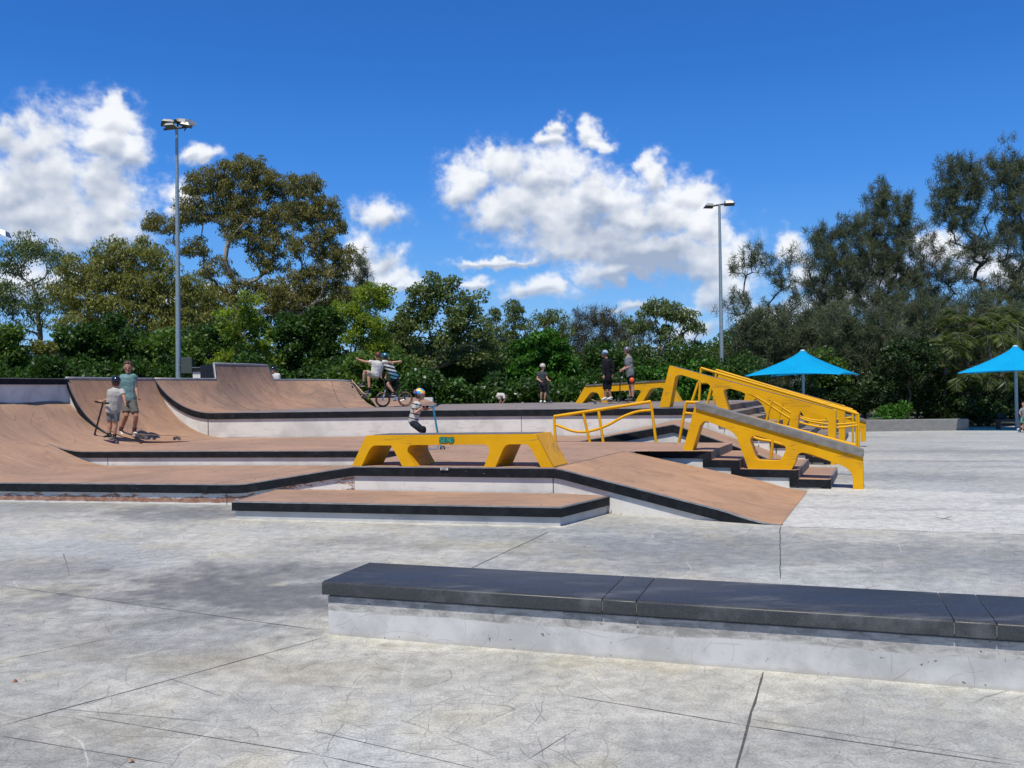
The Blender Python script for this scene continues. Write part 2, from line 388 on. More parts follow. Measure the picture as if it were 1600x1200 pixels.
def mat_brown(name, base, dark, light, angle=17, seed=0.0, streak=.55):
    mt, nt = new_mat(name); b = NB(nt); p = b.mapping(b.pos(), loc=(seed, seed*2, 0))
    big = b.noise(p, .8, 5, .6); st = b.noise(b.mapping(p, rot=(0,0,R(angle)), scale=(.35, 5, .6)), 1.0, 5, .65)
    st2 = b.noise(b.mapping(p, rot=(0,0,R(angle+4)), scale=(.8, 16, 2)), 1.0, 4, .6)
    fine = b.noise(p, 11, 5, .65)
    col = b.mix(b.mapr(big, .35, .66), dark, base)
    col = b.mix(b.math('MULTIPLY', b.mapr(st, .5, .72), streak), col, dark)
    col = b.mix(b.math('MULTIPLY', b.mapr(st2, .52, .7), .5), col, light)
    col = b.mix(b.math('MULTIPLY', b.mapr(fine, .5, .75), .30), col, tuple(c*.6 for c in dark))
    col = b.mix(b.math('MULTIPLY', b.mapr(b.noise(p, 2.7, 6, .7), .56, .74), .34), col, light)
    for i, (scl, ln, wd, th, an, stc) in enumerate(((.9,.5,.010,.35,None,1),(1.7,.28,.008,.3,None,1),(2.9,.17,.006,.25,None,1),(1.6,1.1,.009,.25,R(-17),5),(1.5,.9,.009,.3,R(55),4))):
        k = b.scratches(p, scl, ln, wd, th, 2.3*i+seed, an, .5, stc)
        acc = k if i == 0 else b.math('MAXIMUM', acc, k)
    col = b.mix(b.math('MULTIPLY', acc, .5), col, (.075,.062,.055))
    b4 = b.noise(b.mapping(p, loc=(1,9,0)), 3.5, 6, .72); col = b.mix(b.math('MULTIPLY', b.mapr(b4, .5, .7), .35), col, tuple(c*.72 for c in dark))
    sm = b.mapr(b.noise(b.mapping(p, scale=(1,1,1), loc=(4,4,0)), 1.7, 5, .65, .8), .54, .72)
    col = b.mix(b.math('MULTIPLY', sm, .42), col, tuple(c*.5 for c in dark))
    b.out(b.bsdf(col, .66, spec=.3, bump=fine, bstr=.15, bdist=.006)); return mt

def mat_wallpaint(name='white_painted_concrete', base=(.68,.665,.625), chips=True, peel=False):
    mt, nt = new_mat(name); b = NB(nt); p = b.pos()
    sp = b.n('ShaderNodeSeparateXYZ'); b.l(p, sp.inputs[0])
    n1 = b.noise(p, 2.2, 5, .6); n2 = b.noise(b.mapping(p, scale=(1,1,5)), 3, 5, .65)
    col = b.mix(b.mapr(n1, .4, .68), base, tuple(c*.80 for c in base))
    col = b.mix(b.math('MULTIPLY', b.mapr(n2, .52, .72), .35), col, (.42,.42,.42))
    ln = b.line(b.mapping(p, rot=(R(90),0,0)), R(3), .8, 9, 2.2, .012, .5, 1.2)
    col = b.mix(b.math('MULTIPLY', ln, .5), col, (.25,.24,.24))
    spk = b.mapr(b.noise(p, 26, 3, .6), .69, .72)
    col = b.mix(b.math('MULTIPLY', spk, .7), col, (.20,.12,.09))
    if peel:
        pn = b.noise(b.mapping(p, scale=(1,1,4)), 3.4, 6, .75)
        zz = b.math('ADD', b.mapr(sp.outputs[2], .02, .13, .24, -.02, smooth=False), b.math('MULTIPLY', b.mapr(sp.outputs[2], .04, 0, 0, 1), -.5))
        pl = b.mapr(b.math('ADD', pn, zz), .52, .56)
        col = b.mix(pl, col, b.mix(b.mapr(b.noise(p, 12, 4, .6), .4, .6), (.26,.13,.09), (.36,.22,.16)))
    b.out(b.bsdf(col, .6, spec=.3, bump=n1, bstr=.1)); return mt

def mat_band():
    mt, nt = new_mat('black_edge_paint'); b = NB(nt); p = b.pos()
    n1 = b.noise(p, 7, 6, .7); n2 = b.noise(b.mapping(p, scale=(1,1,6)), 9, 5, .7)
    col = b.mix(b.mapr(n1, .4, .7), (.007,.009,.012), (.018,.020,.024))
    col = b.mix(b.mapr(n2, .685, .72), col, (.30,.29,.27))
    b.out(b.bsdf(col, .6, spec=.18, bump=n1, bstr=.1)); return mt

def mat_yellow():
    mt, nt = new_mat('yellow_paint'); b = NB(nt); p = b.pos()
    n1 = b.noise(p, 1.8, 5, .6); n2 = b.noise(b.mapping(p, scale=(1,1,3)), 6, 6, .7)
    col = b.mix(b.mapr(n1, .35, .7), (.72,.375,.002), (.62,.31,.002))
    col = b.mix(b.math('MULTIPLY', b.mapr(n2, .55, .75), .35), col, (.42,.20,.02))
    scr = b.line(b.mapping(p, rot=(R(90),0,0)), R(-15), .7, 11, 7.7, .022, .47, 1.4)
    col = b.mix(b.math('MULTIPLY', scr, .65), col, (.22,.13,.04))
    chip = b.mapr(b.noise(p, 15, 4, .65), .665, .70)
    col = b.mix(b.math('MULTIPLY', chip, .7), col, (.35,.32,.28))
    b.out(b.bsdf(col, .48, spec=.22, bump=n2, bstr=.05)); return mt
def mat_yellow_worn():
    mt, nt = new_mat('yellow_paint_scraped'); b = NB(nt); p = b.pos()
    n2 = b.noise(b.mapping(p, rot=(0,0,R(20)), scale=(9,2,2)), 2.4, 6, .75)
    n3 = b.noise(p, 3, 4, .6)
    col = b.mix(b.mapr(n3, .3, .7), (.74,.38,.006), (.66,.31,.006))
    m_ = b.mapr(b.math('ADD', b.math('MULTIPLY', n2, .7), b.math('MULTIPLY', n3, .4)), .58, .68)
    col = b.mix(b.math('MULTIPLY', m_, .75), col, (.16,.12,.08))
    b.out(b.bsdf(col, .45, spec=.4)); return mt
def mat_steel(name='worn_steel', c1=(.24,.24,.24), c2=(.42,.41,.40), rough=.45, metal=.5, rust=.0):
    mt, nt = new_mat(name); b = NB(nt); p = b.pos()
    n1 = b.noise(b.mapping(p, rot=(0,0,R(-17)), scale=(.8,6,4)), 3, 6, .7)
    col = b.mix(b.mapr(n1, .35, .7), c1, c2)
    if rust: col = b.mix(b.math('MULTIPLY', b.mapr(b.noise(p, 5, 5, .7), .45, .65), rust), col, (.15,.08,.05))
    b.out(b.bsdf(col, rough, metal=metal, bump=n1, bstr=.06)); return mt
def mat_granite():
    mt, nt = new_mat('dark_granite_coping'); b = NB(nt); p = b.pos()
    sp = b.noise(p, 170, 2, .7); n1 = b.noise(b.mapping(p, rot=(0,0,R(18)), scale=(.7,2.5,1)), 2.0, 6, .65)
    col = b.mix(b.mapr(sp, .38, .66), (.024,.026,.029), (.050,.053,.058))
    col = b.mix(b.math('MULTIPLY', b.mapr(n1, .50, .74), .6), col, (.15,.16,.175))
    sp2 = b.mapr(b.noise(p, 330, 1, .5), .66, .72); col = b.mix(b.math('MULTIPLY', sp2, .5), col, (.20,.205,.21))
    ro = b.mapr(n1, .3, .7, .34, .50)
    b.out(b.bsdf(col, ro, spec=.42, bump=n1, bstr=.05, bdist=.004)); return mt
def mat_ledgewall():
    mt, nt = new_mat('painted_ledge_concrete'); b = NB(nt); p = b.pos()
    sp = b.n('ShaderNodeSeparateXYZ'); b.l(p, sp.inputs[0]); Z = sp.outputs[2]
    n1 = b.noise(p, 3, 6, .65); n2 = b.noise(b.mapping(p, rot=(0,0,R(19)), scale=(1.2,1,3)), 5, 6, .7, .8)
    col = b.mix(b.mapr(n1, .38, .66), (.56,.56,.555), (.42,.42,.415))
    # greyer mottled upper strip with fine cracks, wavy lower border
    bd = b.math('ADD', Z, b.math('MULTIPLY', b.math('SUBTRACT', b.noise(p, 1.1, 4, .6), .5), .08))
    up = b.mapr(bd, .150, .160)
    cc = b.mix(b.mapr(n2, .36, .62), (.22,.215,.205), (.47,.46,.44))
    cr = b.mapr(b.math('ABSOLUTE', b.math('SUBTRACT', b.noise(p, 9, 2, .6, 2.5), .5)), 0, .02, 1, 0)
    cc = b.mix(b.math('MULTIPLY', cr, .5), cc, (.20,.19,.185))
    col = b.mix(b.math('MULTIPLY', up, .9), col, cc)
    pit = b.mapr(b.noise(p, 30, 2, .6), .70, .73); col = b.mix(b.math('MULTIPLY', pit, .8), col, (.12,.09,.08))
    red = b.line(b.mapping(p, rot=(R(90),0,R(-19))), R(2), .5, 14, 9.4, .012, .54, 1.0)
    lowz = b.mapr(Z, .06, .03); col = b.mix(b.math('MULTIPLY', b.math('MULTIPLY', red, lowz), .8), col, (.30,.14,.10))
    cu = b.n('ShaderNodeCombineXYZ'); sp2 = b.n('ShaderNodeSeparateXYZ'); b.l(b.mapping(p, rot=(0,0,R(18.7))), sp2.inputs[0]); b.l(sp2.outputs[0], cu.inputs[0]); b.l(Z, cu.inputs[1])
    UZ = b.vm('ADD', cu.outputs[0], b.vm('SCALE', b.vm('SUBTRACT', b.noise(cu.outputs[0], 6, 2, .5, 0, 1), (.5,.5,.5)), None, scale=.03))
    for i, (scl, ln, wd, an_, stc, am, cl_) in enumerate(((3.0,.45,.0035,R(-2),5,.75,(.30,.15,.11)),(5.5,.10,.0030,None,1,.55,(.20,.19,.185)),(9,.06,.0026,None,1,.5,(.22,.21,.2)),(4.5,.4,.0030,R(4),5,.55,(.26,.25,.245)))):
        k = b.scratches(UZ, scl, ln, wd, .35, 2.3*i+.9, an_, .3, stc); col = b.mix(b.math('MULTIPLY', k, am*.8), col, cl_)
    dirt = b.mapr(b.math('ADD', Z, b.math('MULTIPLY', b.math('SUBTRACT', b.noise(p, 8, 4, .7), .5), .05)), .030, .0, 0, .45); col = b.mix(dirt, col, (.36,.33,.27))
    b.out(b.bsdf(col, .62, spec=.3, bump=n2, bstr=.18, bdist=.006)); return mt
def mat_plain(name, col, rough=.6, metal=0.0, var=.15, scale=12, coat=0):
    mt, nt = new_mat(name); b = NB(nt); p = b.obj()
    n = b.noise(p, scale, 4, .6)
    c = b.mix(b.mapr(n, .35, .68), col, tuple(q*(1-var) for q in col))
    b.out(b.bsdf(c, rough, metal=metal, coat=coat)); return mt
M_ground = mat_ground()
M_brown = mat_brown('terracotta_concrete', (.395,.245,.162), (.30,.192,.135), (.46,.315,.225))
M_ramp = mat_brown('tan_ramp_concrete', (.45,.265,.155), (.35,.210,.128), (.52,.34,.215), seed=3)
M_qp = mat_brown('transition_concrete', (.43,.250,.150), (.31,.185,.122), (.50,.32,.205), angle=-70, seed=8, streak=.45)
M_qp2 = mat_brown('rear_transition_concrete', (.34,.205,.135), (.215,.142,.105), (.42,.275,.19), angle=-50, seed=13, streak=.6)
M_deck = mat_brown('grey_brown_deck_concrete', (.25,.21,.185), (.19,.165,.155), (.33,.29,.26), seed=5)
M_wall = mat_wallpaint(); M_peel = mat_wallpaint('peeling_white_paint', peel=True); M_band = mat_band()
M_greywall = mat_wallpaint('pale_grey_painted_concrete', (.50,.505,.50))
M_yel = mat_yellow(); M_yelw = mat_yellow_worn()
M_steel = mat_steel(); M_edge = mat_steel('steel_edge', (.30,.29,.28), (.5,.49,.47), .4, .7); M_rail = mat_steel('worn_rail_top', (.20,.15,.12), (.42,.36,.30), .35, .6, rust=.5)
M_granite = mat_granite(); M_ledge = mat_ledgewall()
M_galv = mat_steel('galvanised_steel', (.22,.28,.31), (.30,.36,.39), .5, .4)
M_black = mat_plain('black_plastic', (.012,.012,.014), .4); M_dark = mat_plain('dark_grey_metal', (.04,.042,.045), .45, .3)
# ================================================================ ground
ys = [-12, -4, 0, 4, 8, 12, 15, 17, 19, 21, 23, 25, 27, 29, 31, 33, 35, 37, 39, 41, 43, 45, 47, 60]
xs = [-60, -40, -20, -10, 0, 10, 20, 40, 70]
rows_ = [1.2*math.exp(.0122*k) for k in range(308)]; rows_ = [y for y in rows_ if y < 47.8]+[47.8]
NU = 520; GY = np.repeat(np.array(rows_)[:, None], NU, 1); GX = np.linspace(-1, 1, NU)[None]*(.74*GY+2.2)
GZ = np.vectorize(gz)(GX, GY); nr_ = len(rows_)
me = bpy.data.meshes.new('ground'); co = np.stack([GX, GY, GZ], -1).reshape(-1, 3)
me.vertices.add(len(co)); me.vertices.foreach_set('co', co.astype(np.float32).ravel())
ii, jj = np.meshgrid(np.arange(nr_-1), np.arange(NU-1), indexing='ij'); kk = (ii*NU+jj).ravel(); fq = np.stack([kk, kk+1, kk+NU+1, kk+NU], -1)
me.loops.add(fq.size); me.loops.foreach_set('vertex_index', fq.astype(np.int32).ravel())
me.polygons.add(len(fq)); me.polygons.foreach_set('loop_start', np.arange(0, fq.size, 4, dtype=np.int32)); me.update()
me.polygons.foreach_set('use_smooth', [True]*len(fq))
def set_albedo(me_, X_, Y_):
    at = me_.color_attributes.new('albedo', 'FLOAT_COLOR', 'POINT'); c = ground_albedo(X_, Y_).reshape(-1, 3)
    at.data.foreach_set('color', np.concatenate([c, np.ones((len(c), 1))], -1).astype(np.float32).ravel())
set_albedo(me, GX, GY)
g_o = link_mesh('ground', me, M_ground); tag(g_o, 'pale grey scratched concrete slab of the skatepark', None, kind='structure')
g_2 = grid('ground', [[(x, y, gz(x, y)-.012) for x in xs] for y in ys], M_ground, smooth=True); tag(g_2, kind='structure')
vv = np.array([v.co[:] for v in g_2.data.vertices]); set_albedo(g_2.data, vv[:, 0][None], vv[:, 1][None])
# saw cut joints and long rubber lines lie 3 mm proud of the slab
def strips(name, segs, mat):
    mb = MB()
    for (a, c, w0, w1) in segs:
        L = (c-a).length; d_ = (c-a)/L; n_ = Vector((-d_.y, d_.x, 0)); N = max(2, int(L/.12)); rs = np.random.default_rng(int(abs(a.x*1000))+7); row = []
        off = 0
        for k in range(N+1):
            p_ = a+(c-a)*k/N; off = off*.8+rs.normal()*w0*.25; ww = (w0+(w1-w0)*k/N)*rs.uniform(.65, 1.15)*(.25 if k in (0, N) else 1)
            z_ = gz(p_.x, p_.y)+.0025
            for s_ in (-.5, .5): q_ = p_+n_*(ww*s_+off); row.append((q_.x, q_.y, z_))
        mb.add(row, [(2*k, 2*k+2, 2*k+3, 2*k+1) for k in range(N)])
    o_ = mb.build(name, mat); tag(o_, kind='structure'); return o_
M_joint = mat_plain('dirty_saw_cut', (.095,.095,.098), .9, var=.4, scale=40); M_rubber = mat_plain('rubber_streak', (.185,.185,.188), .8, var=.5, scale=25)
strips('slab_joints', [(G(1193,1050), G(1140,1260), .012, .012), (G(0,1135), G(510,995), .007, .006), (G(0,915), G(500,985), .006, .006), (G(1220,822), G(1219,905), .012, .010),
   (G(0,1033), G(180,996), .006, .005), (G(700,905), G(860,830), .010, .010), (G(1221,823), G(1700,839), .010, .010)], M_joint)
strips('rubber_lines', [(G(100,865), G(107,902), .012, .006), (G(880,1086), G(1165,1134), .004, .009), (G(1165,1134), G(1590,1197), .010, .007), (G(1160,1122), G(1600,1192), .003, .003),
   (G(120,1118), G(500,1180), .004, .005), (G(500,1180), G(620,1205), .006, .004), (G(250,1055), G(350,1090), .004, .003), (G(0,1150), G(270,1195), .005, .004), (G(480,1140), G(760,1205), .004, .003), (G(730,1084), G(800,1090), .003, .003),
   (G(1459,808), G(1490,813), .03, .02), (G(1470,812), G(1488,806), .02, .012), (G(400,1020), G(440,1035), .005, .004), (G(60,1105), G(330,1128), .004, .003), (G(560,1010), G(700,1024), .003, .002), (G(820,1190), G(900,1140), .003, .004)], M_rubber)
def mat_lawn():
    mt, nt = new_mat('lawn_soil'); b = NB(nt); p = b.pos()
    n = b.noise(p, .6, 6, .7); n2 = b.noise(p, 8, 4, .7)
    col = b.mix(b.mapr(n, .4, .62), (.045,.055,.018), (.11,.11,.05)); col = b.mix(b.mapr(n2, .5, .7), col, (.03,.035,.015))
    b.out(b.bsdf(col, .9, bump=n2, bstr=.5, bdist=.03)); return mt
M_lawn = mat_lawn()
far = [47.5, 60, 90, 150, 400, 1500]
lawn = grid('lawn', [[(x*(1 if y < 100 else y/100), y, -0.75 + (0 if y < 60 else 0)) for x in (-90,-60,-30,0,30,60,90)] for y in far], M_lawn)
tag(lawn, None, None, kind='structure')
side = MB()
side.add([(-90,26.5,-.15),(-60,26.5,-.15),(-60,47.5,-.75),(-90,47.5,-.75)], [(0,1,2,3)])
lawn2 = MB(); lawn2.add([(-60,29.5,-.30),(5.5,29.5,-.30),(5.5,47.5,-.742),(-60,47.5,-.742)], [(0,1,2,3)])
o = lawn2.build('grass_verge', M_lawn); tag(o, kind='structure')

# ================================================================ edge builder (black band + recessed painted wall)
def edge_parts(parent, path, h, zb, wmat=None, inset=.03, steel=True, band=True, bmat=None):
    """path: world points of a top edge, seen side on the right hand of the direction of travel.  zb: number or list = wall foot"""
    pts = [Vector(p) for p in path]; n = len(pts)
    zb = zb if isinstance(zb, (list, tuple)) else [zb]*n
    nor = []
    for i in range(n):
        d1 = (pts[i]-pts[i-1]) if i else (pts[1]-pts[0]); d2 = (pts[i+1]-pts[i]) if i < n-1 else (pts[-1]-pts[-2])
        d1.z = d2.z = 0; d1.normalize(); d2.normalize()
        n1 = Vector((d1.y, -d1.x, 0)); n2 = Vector((d2.y, -d2.x, 0)); nn = (n1+n2).normalized()
        nor.append(nn/max(.4, nn.dot(n1)))
    def strip(off_out, off_in, top, bot, name, mat):
        mb = MB(); sec = []
        for i in range(n):
            po = pts[i]+nor[i]*off_out; pi_ = pts[i]+nor[i]*off_in
            t, bt = top(i), bot(i)
            sec += [(po.x, po.y, t), (po.x, po.y, bt), (pi_.x, pi_.y, bt), (pi_.x, pi_.y, t)]
        fs = []
        for i in range(n-1):
            for k in range(4): fs.append((i*4+k, i*4+(k+1)%4, (i+1)*4+(k+1)%4, (i+1)*4+k))
        fs += [(3,2,1,0), tuple((n-1)*4+k for k in range(4))]
        mb.add(sec, fs); return mb.build(name, mat, parent)
    if band: strip(.004, -.10, lambda i: pts[i].z-.004, lambda i: max(zb[i]-.01, pts[i].z-h), 'edge_band', bmat or M_band)
    if steel: strip(.007, -.022, lambda i: pts[i].z+.003, lambda i: pts[i].z-.011, 'steel_edge', M_edge)
    strip(-inset, -.10, lambda i: max(zb[i], pts[i].z-h+.002) if band else pts[i].z-.004, lambda i: zb[i]-.02, 'side_wall', wmat or M_wall)
def flatpoly(name, pts, mat, parent=None):
    mb = MB(); vs = [Vector(p) for p in pts]
    tr = tessellate_polygon([vs]); fs = []
    for t in tr:
        a, b_, c = (vs[i] for i in t); nz = (b_-a).cross(c-a).z
        fs.append(t if nz > 0 else t[::-1])
    mb.add(vs, fs); return mb.build(name, mat, parent)

Z1, Z2, Z3, ZL = .28, .53, 1.10, 1.88
def cc(X, Y): return X - .28*(Y-18)
TB0, TBR = -7.10, 2.33            # low quarter pipe on the Z2 level
def f_arc(R_, s): return R_ - math.sqrt(max(0, R_*R_ - s*s)) if s < R_ else R_
def zTb(c): return Z2 + (0 if c > TB0 else min(.90, f_arc(TBR, TB0-c)))
CA0, CA1 = -6.64, -7.89
zA1 = zTb(CA1)
def zTa(c):
    if c > CA0: return Z1
    if c < CA1: return zTb(c)
    t = (CA0-c)/(CA0-CA1); L = CA0-CA1; h01 = -2*t**3+3*t*t; h11 = t**3-t*t
    return Z1*(1-h01) + zA1*h01 + h11*L*.36

# ================================================================ front deck (level 1, its rising ramp and the funbox top)
FR = [(-10.4,13.66),(-9.0,13.37),(-7.46,13.05),(-3.87,12.3),(-2.13,11.95),(.52,11.24)]
def front_y(X):
    for a, b_ in zip(FR, FR[1:]):
        if X <= b_[0]: return a[1] + (b_[1]-a[1])*(X-a[0])/(b_[0]-a[0])
    return FR[-1][1]
BK = [(-10.4,16.55),(-7.27,16.0),(-2.77,15.2),(-1.45,14.98)]
def back_y(X):
    for a, b_ in zip(BK, BK[1:]):
        if X <= b_[0]: return a[1] + (b_[1]-a[1])*(X-a[0])/(b_[0]-a[0])
    return BK[-1][1]
def zS1(X, Y):
    c = cc(X, Y)
    xb = -3.87 + .379*(Y-12.3); xt = -2.13 + .20*(Y-11.95)
    r = (X-xb)/(xt-xb)
    if r > 0:
        r = min(1, r); return Z1 + (Z2-Z1)*(r*r/(2*.18) if r < .18 else (r-.09))/(.91)
    return zTa(c)
deck1 = empty('stepped_skate_deck', (-4, 14, 0)); 
tag(deck1, 'lowest terracotta concrete deck at the left with a black edge and peeling white wall', 'skate deck')
def attach(o, root):           # child keeps its world-space vertices
    o.parent = root; o.matrix_parent_inverse = Matrix.Translation(-Vector(root.location)) @ Matrix.Identity(4)
_old_link = link_mesh
def link_mesh(name, me, mat, parent=None):
    o = _old_link(name, me, mat, None)
    if parent is not None:
        o.parent = parent
        if WORLD_PARENT: o.matrix_parent_inverse = Matrix.Translation(-Vector(parent.location))
    return o
WORLD_PARENT = True
rows = []
for j in range(13):
    t = j/12; row = []
    for i in range(61):
        # columns slide along so that they follow the skewed creases
        Xf = -9.6 + (-2.13+9.6)*i/60; Xk = -10.0 + (-1.50+10.0)*i/60
        Yf, Yb = front_y(Xf), back_y(Xk)
        X = Xf + (Xk-Xf)*t; Y = Yf + (Yb-Yf)*t
        row.append((X, Y, zS1(X, Y)))
    rows.append(row)
grid('riding_surface', rows, M_brown, deck1)
fp = [(x, y, z) for (x, y, z) in rows[0] if x > -9.7]
edge_parts(deck1, fp, .125, -.0, wmat=M_peel)

# ================================================================ funbox with the ramp on its right
FP0 = (-2.13,11.95); FP1 = (.52,11.24); RT = (1.75,14.0)
RF = G(1220,821.5); RB = G(1262,767.5)
fun = empty('funbox', (1, 12, 0))
tag(fun, 'flat topped concrete funbox with a long tan ramp sloping down to the right', 'skate ramp')
S1e = Vector((*FP1, Z2)); S2e = Vector((*RT, Z2))
def rp(t, s):                      # s along the slope 0 top .. 1 ground, t across
    a = S1e.lerp(S2e, t); c = Vector((RF.x, RF.y, 0)).lerp(Vector((RB.x, RB.y, 0)), t)
    z = Z2*(1-s)
    if s > .78: q = (s-.78)/.22; z = Z2*.22*max(0,1-q)**1.7 
    pt = a.lerp(c, s); pt.z = max(z, 0)+.006; return pt
grid('ramp_surface', [[tuple(rp(t/6, s/24)) for s in range(25)] for t in range(7)], M_ramp, fun)
edge_parts(fun, [Vector((*FP0, Z2)), S1e] + [rp(0, s/24) for s in range(1, 25)], .125, 0.0)
PLAT = [(*FP0, Z2), (*FP1, Z2), (*RT, Z2), (3.04,13.76,Z2), (3.84,15.7,Z2), (1.24,16.75,Z2), (-1.50,14.98,Z2)]
flatpoly('top_surface', [(x, y, z+.002) for x, y, z in PLAT], M_brown, fun)

# ================================================================ level 2 deck with the transitions on its left
lev2 = empty('stepped_skate_deck', (-4, 17, 0))
tag(lev2, 'middle terracotta concrete deck where the man in the teal top stands', 'skate deck')
W3 = [(-8.30,20.62),(-6.80,20.35),(-2.27,19.9),(1.95,18.76)]
def w3y(X):
    for a, b_ in zip(W3, W3[1:]):
        if X <= b_[0]: return a[1] + (b_[1]-a[1])*(X-a[0])/(b_[0]-a[0])
    return W3[-1][1]
rows = []
NX = 70
for j in range(11):
    t = j/10; row = []
    for i in range(NX+1):
        Xf = -10.6 + (1.24+10.6)*i/NX; Xk = -10.6 + (1.9+10.6)*i/NX
        Yf = back_y(Xf) if Xf < -1.5 else 14.98 + (16.75-14.98)*(Xf+1.5)/2.74
        Yb = w3y(Xk)
        X = Xf+(Xk-Xf)*t; Y = Yf+(Yb-Yf)*t
        row.append((X, Y, zTb(cc(X, Y))))
    rows.append(row)
grid('riding_surface', rows, M_brown, lev2)
st = []
for i in range(41):
    X = -8.40 + (-1.62+8.40)*i/40; Y = back_y(X); z = max(zTb(cc(X, Y)), zS1(X, Y)+.004)
    st.append((X, Y, zTb(cc(X,Y)), zS1(X, Y)))
st = [(x, y, z, zb) for (x, y, z, zb) in st if z-zb > .004 or x < -8]
edge_parts(lev2, [(x, y, z) for x, y, z, zb in st], .115, [min(zb, z) for x, y, z, zb in st], wmat=M_wall)
# vertical wall above the low transition
LX = -8.94
wl = [(LX-.03 + .28*(y-18), y) for y in (15.2, 16.2, 17.1, 17.9)]+[(LX+.03, 18.02)]
wallup = empty('raised_platform_wall', (-9.4, 16.6, 1.4))
tag(wallup, 'white wall with a black top band above the low transition at the left edge', 'wall')
edge_parts(wallup, [(x, y, ZL) for x, y in wl], .12, 1.42)
flatpoly('platform_top', [(wl[0][0], wl[0][1], ZL), (wl[-1][0], wl[-1][1], ZL), (-12, 19, ZL), (-12, 15, ZL)], M_deck, wallup)

# ================================================================ tall quarter pipe from level 2
qp = empty('quarter_pipe', (-8, 19, Z2))
tag(qp, 'tall tan quarter pipe behind the man, between two curved black side edges', 'quarter pipe')
TQ0 = -7.15; QR = (1.79**2+1.35**2)/2.7
def zTq(c): return Z2 + (0 if c > TQ0 else min(1.35, f_arc(QR, TQ0-c)))
def ywq(X, k): return 18.0 + k*2.62 - .10*(X+8.94)
rows = []
for j in range(9):
    row = []
    for i in range(31):
        c = TQ0+.02 - (TQ0+.02+8.94)*(1-math.cos(i/30*math.pi/2))**.9 if False else TQ0+.02 - (TQ0+.02+8.94)*i/30
        # solve position on the sweep line: X = c + .28 (Y-18)
        k = j/8*1.06; Y = 18.0+k*2.50
        for _ in range(3): X = c + .28*(Y-18); Y = ywq(X, k)
        row.append((X, Y, zTq(c)+.003))
    rows.append(row)
grid('transition_surface', [r_[::-1] for r_ in rows], M_qp, qp)
fe = rows[0][::-1]      # from lip to base
edge_parts(qp, fe, .17, [min(z, max(Z2, zTb(cc(x, y)))) for x, y, z in fe], inset=.03)
lip = [r_[-1] for r_ in rows]
mbp = MB(); mbp.tube([(x-.02, y, z+.005) for x, y, z in lip], .03, 8); mbp.build('coping', M_steel, qp, smooth=True)
tp = [(x, y, z) for x, y, z in lip]
flatpoly('platform_top', tp + [(-9.6+.28*2.6, 20.7, ZL), (-12, 21.0, ZL), (-12, 18.4, ZL)], M_deck, qp)

# ================================================================ top deck (level 3)
lev3 = empty('top_skate_deck', (0, 22, 0))
tag(lev3, 'long highest concrete deck with a black edge over a white wall, behind the front decks', 'skate deck')
RC = (3.97,18.2)     # right front corner, head of the big stairs
W3F = [(-8.20,20.60),(-6.80,20.35),(-2.27,19.9),(1.95,18.76),(3.28,18.4),RC]
sd = Vector((.38,.92,0))
BKR = (RC[0]+sd.x*9.8, RC[1]+sd.y*9.8)
# rear quarter pipe stations: base point, lip point, extra height
ST = [((-6.80,20.35),(-8.20,20.60),0),((-6.52,21.2),(-7.85,21.5),0),((-6.22,22.1),(-7.42,22.50),0),((-6.20,22.15),(-7.50,22.60),.40),((-5.95,23.0),(-7.1,23.9),.41),((-5.62,23.6),(-6.78,24.85),.41),((-5.58,23.65),(-6.62,24.95),0),
      ((-5.2,24.0),(-6.15,25.6),0),((-4.7,24.25),(-5.5,26.1),-.01),((-4.2,24.35),(-4.95,26.3),-.03),((-3.62,24.3),(-4.72,26.45),-.05)]
z3poly = [(x, y, Z3) for x, y in W3F[1:]] + [(BKR[0], BKR[1], Z3), (2.0,28.2,Z3), (-3.4,28.0,Z3), (-3.62,24.3,Z3)] + [(a[0], a[1], Z3) for a, l, e in ST[::-1][1:-1]]
flatpoly('riding_surface', z3poly, M_deck, lev3)
rqp = empty('quarter_pipe', (-6, 23.5, Z3))
tag(rqp, 'long brown rear quarter pipe with a raised middle section, left of the airborne skateboarder', 'quarter pipe')
rows = []; lipl = []
for a, l, e in ST:
    A = Vector((*a, Z3)); L = Vector((*l, ZL+e)); hgt = ZL+e-Z3; run = (Vector((*l,0))-Vector((*a,0))).length
    Rr = (run*run+hgt*hgt)/(2*hgt) if hgt < run else (run*run+hgt*hgt)/(2*hgt)
    dr = (Vector((*l,0))-Vector((*a,0))).normalized(); row = []
    for i in range(25):
        s = run*i/24; pt = A + dr*s; pt.z = Z3 + f_arc(Rr, s) if s < Rr else Z3+hgt
        row.append(tuple(pt))
    row[-1] = tuple(L); rows.append(row); lipl.append(L)
# curved sections between stations
def catrows(rs, k):
    out = []
    for i in range(len(rs)-1):
        for j in range(k):
            t = j/k; out.append([tuple(Vector(p).lerp(Vector(q), t)) for p, q in zip(rs[i], rs[i+1])])
    out.append(rs[-1]); return out
grid('transition_surface', [r_[::-1] for r_ in catrows(rows, 3)], M_qp2, rqp); rows_rq = list(rows)
mbp = MB(); mbp.tube([tuple(p+Vector((-.02,.01,.01))) for p in lipl], .035, 8); mbp.build('coping', M_steel, rqp, smooth=True)
mbp = MB()
bk = [p + Vector((-.55,.55,0)) for p in lipl]
for (i0, i1) in ((3,6),):
    q = lipl[i0:i1]; kb = bk[i0:i1]
    # raised platform behind the extension
    top = q + kb[::-1]; vs = [p + Vector((0,0,.0)) for p in top]; n_ = len(vs)
    vs2 = [Vector((p.x, p.y, ZL-.1)) for p in top]
    mbp.add(vs+vs2, [tuple(range(n_))[::-1]] + [(i, (i+1)%n_, n_+(i+1)%n_, n_+i) for i in range(n_)])
mbp.build('extension_box', M_band, rqp)
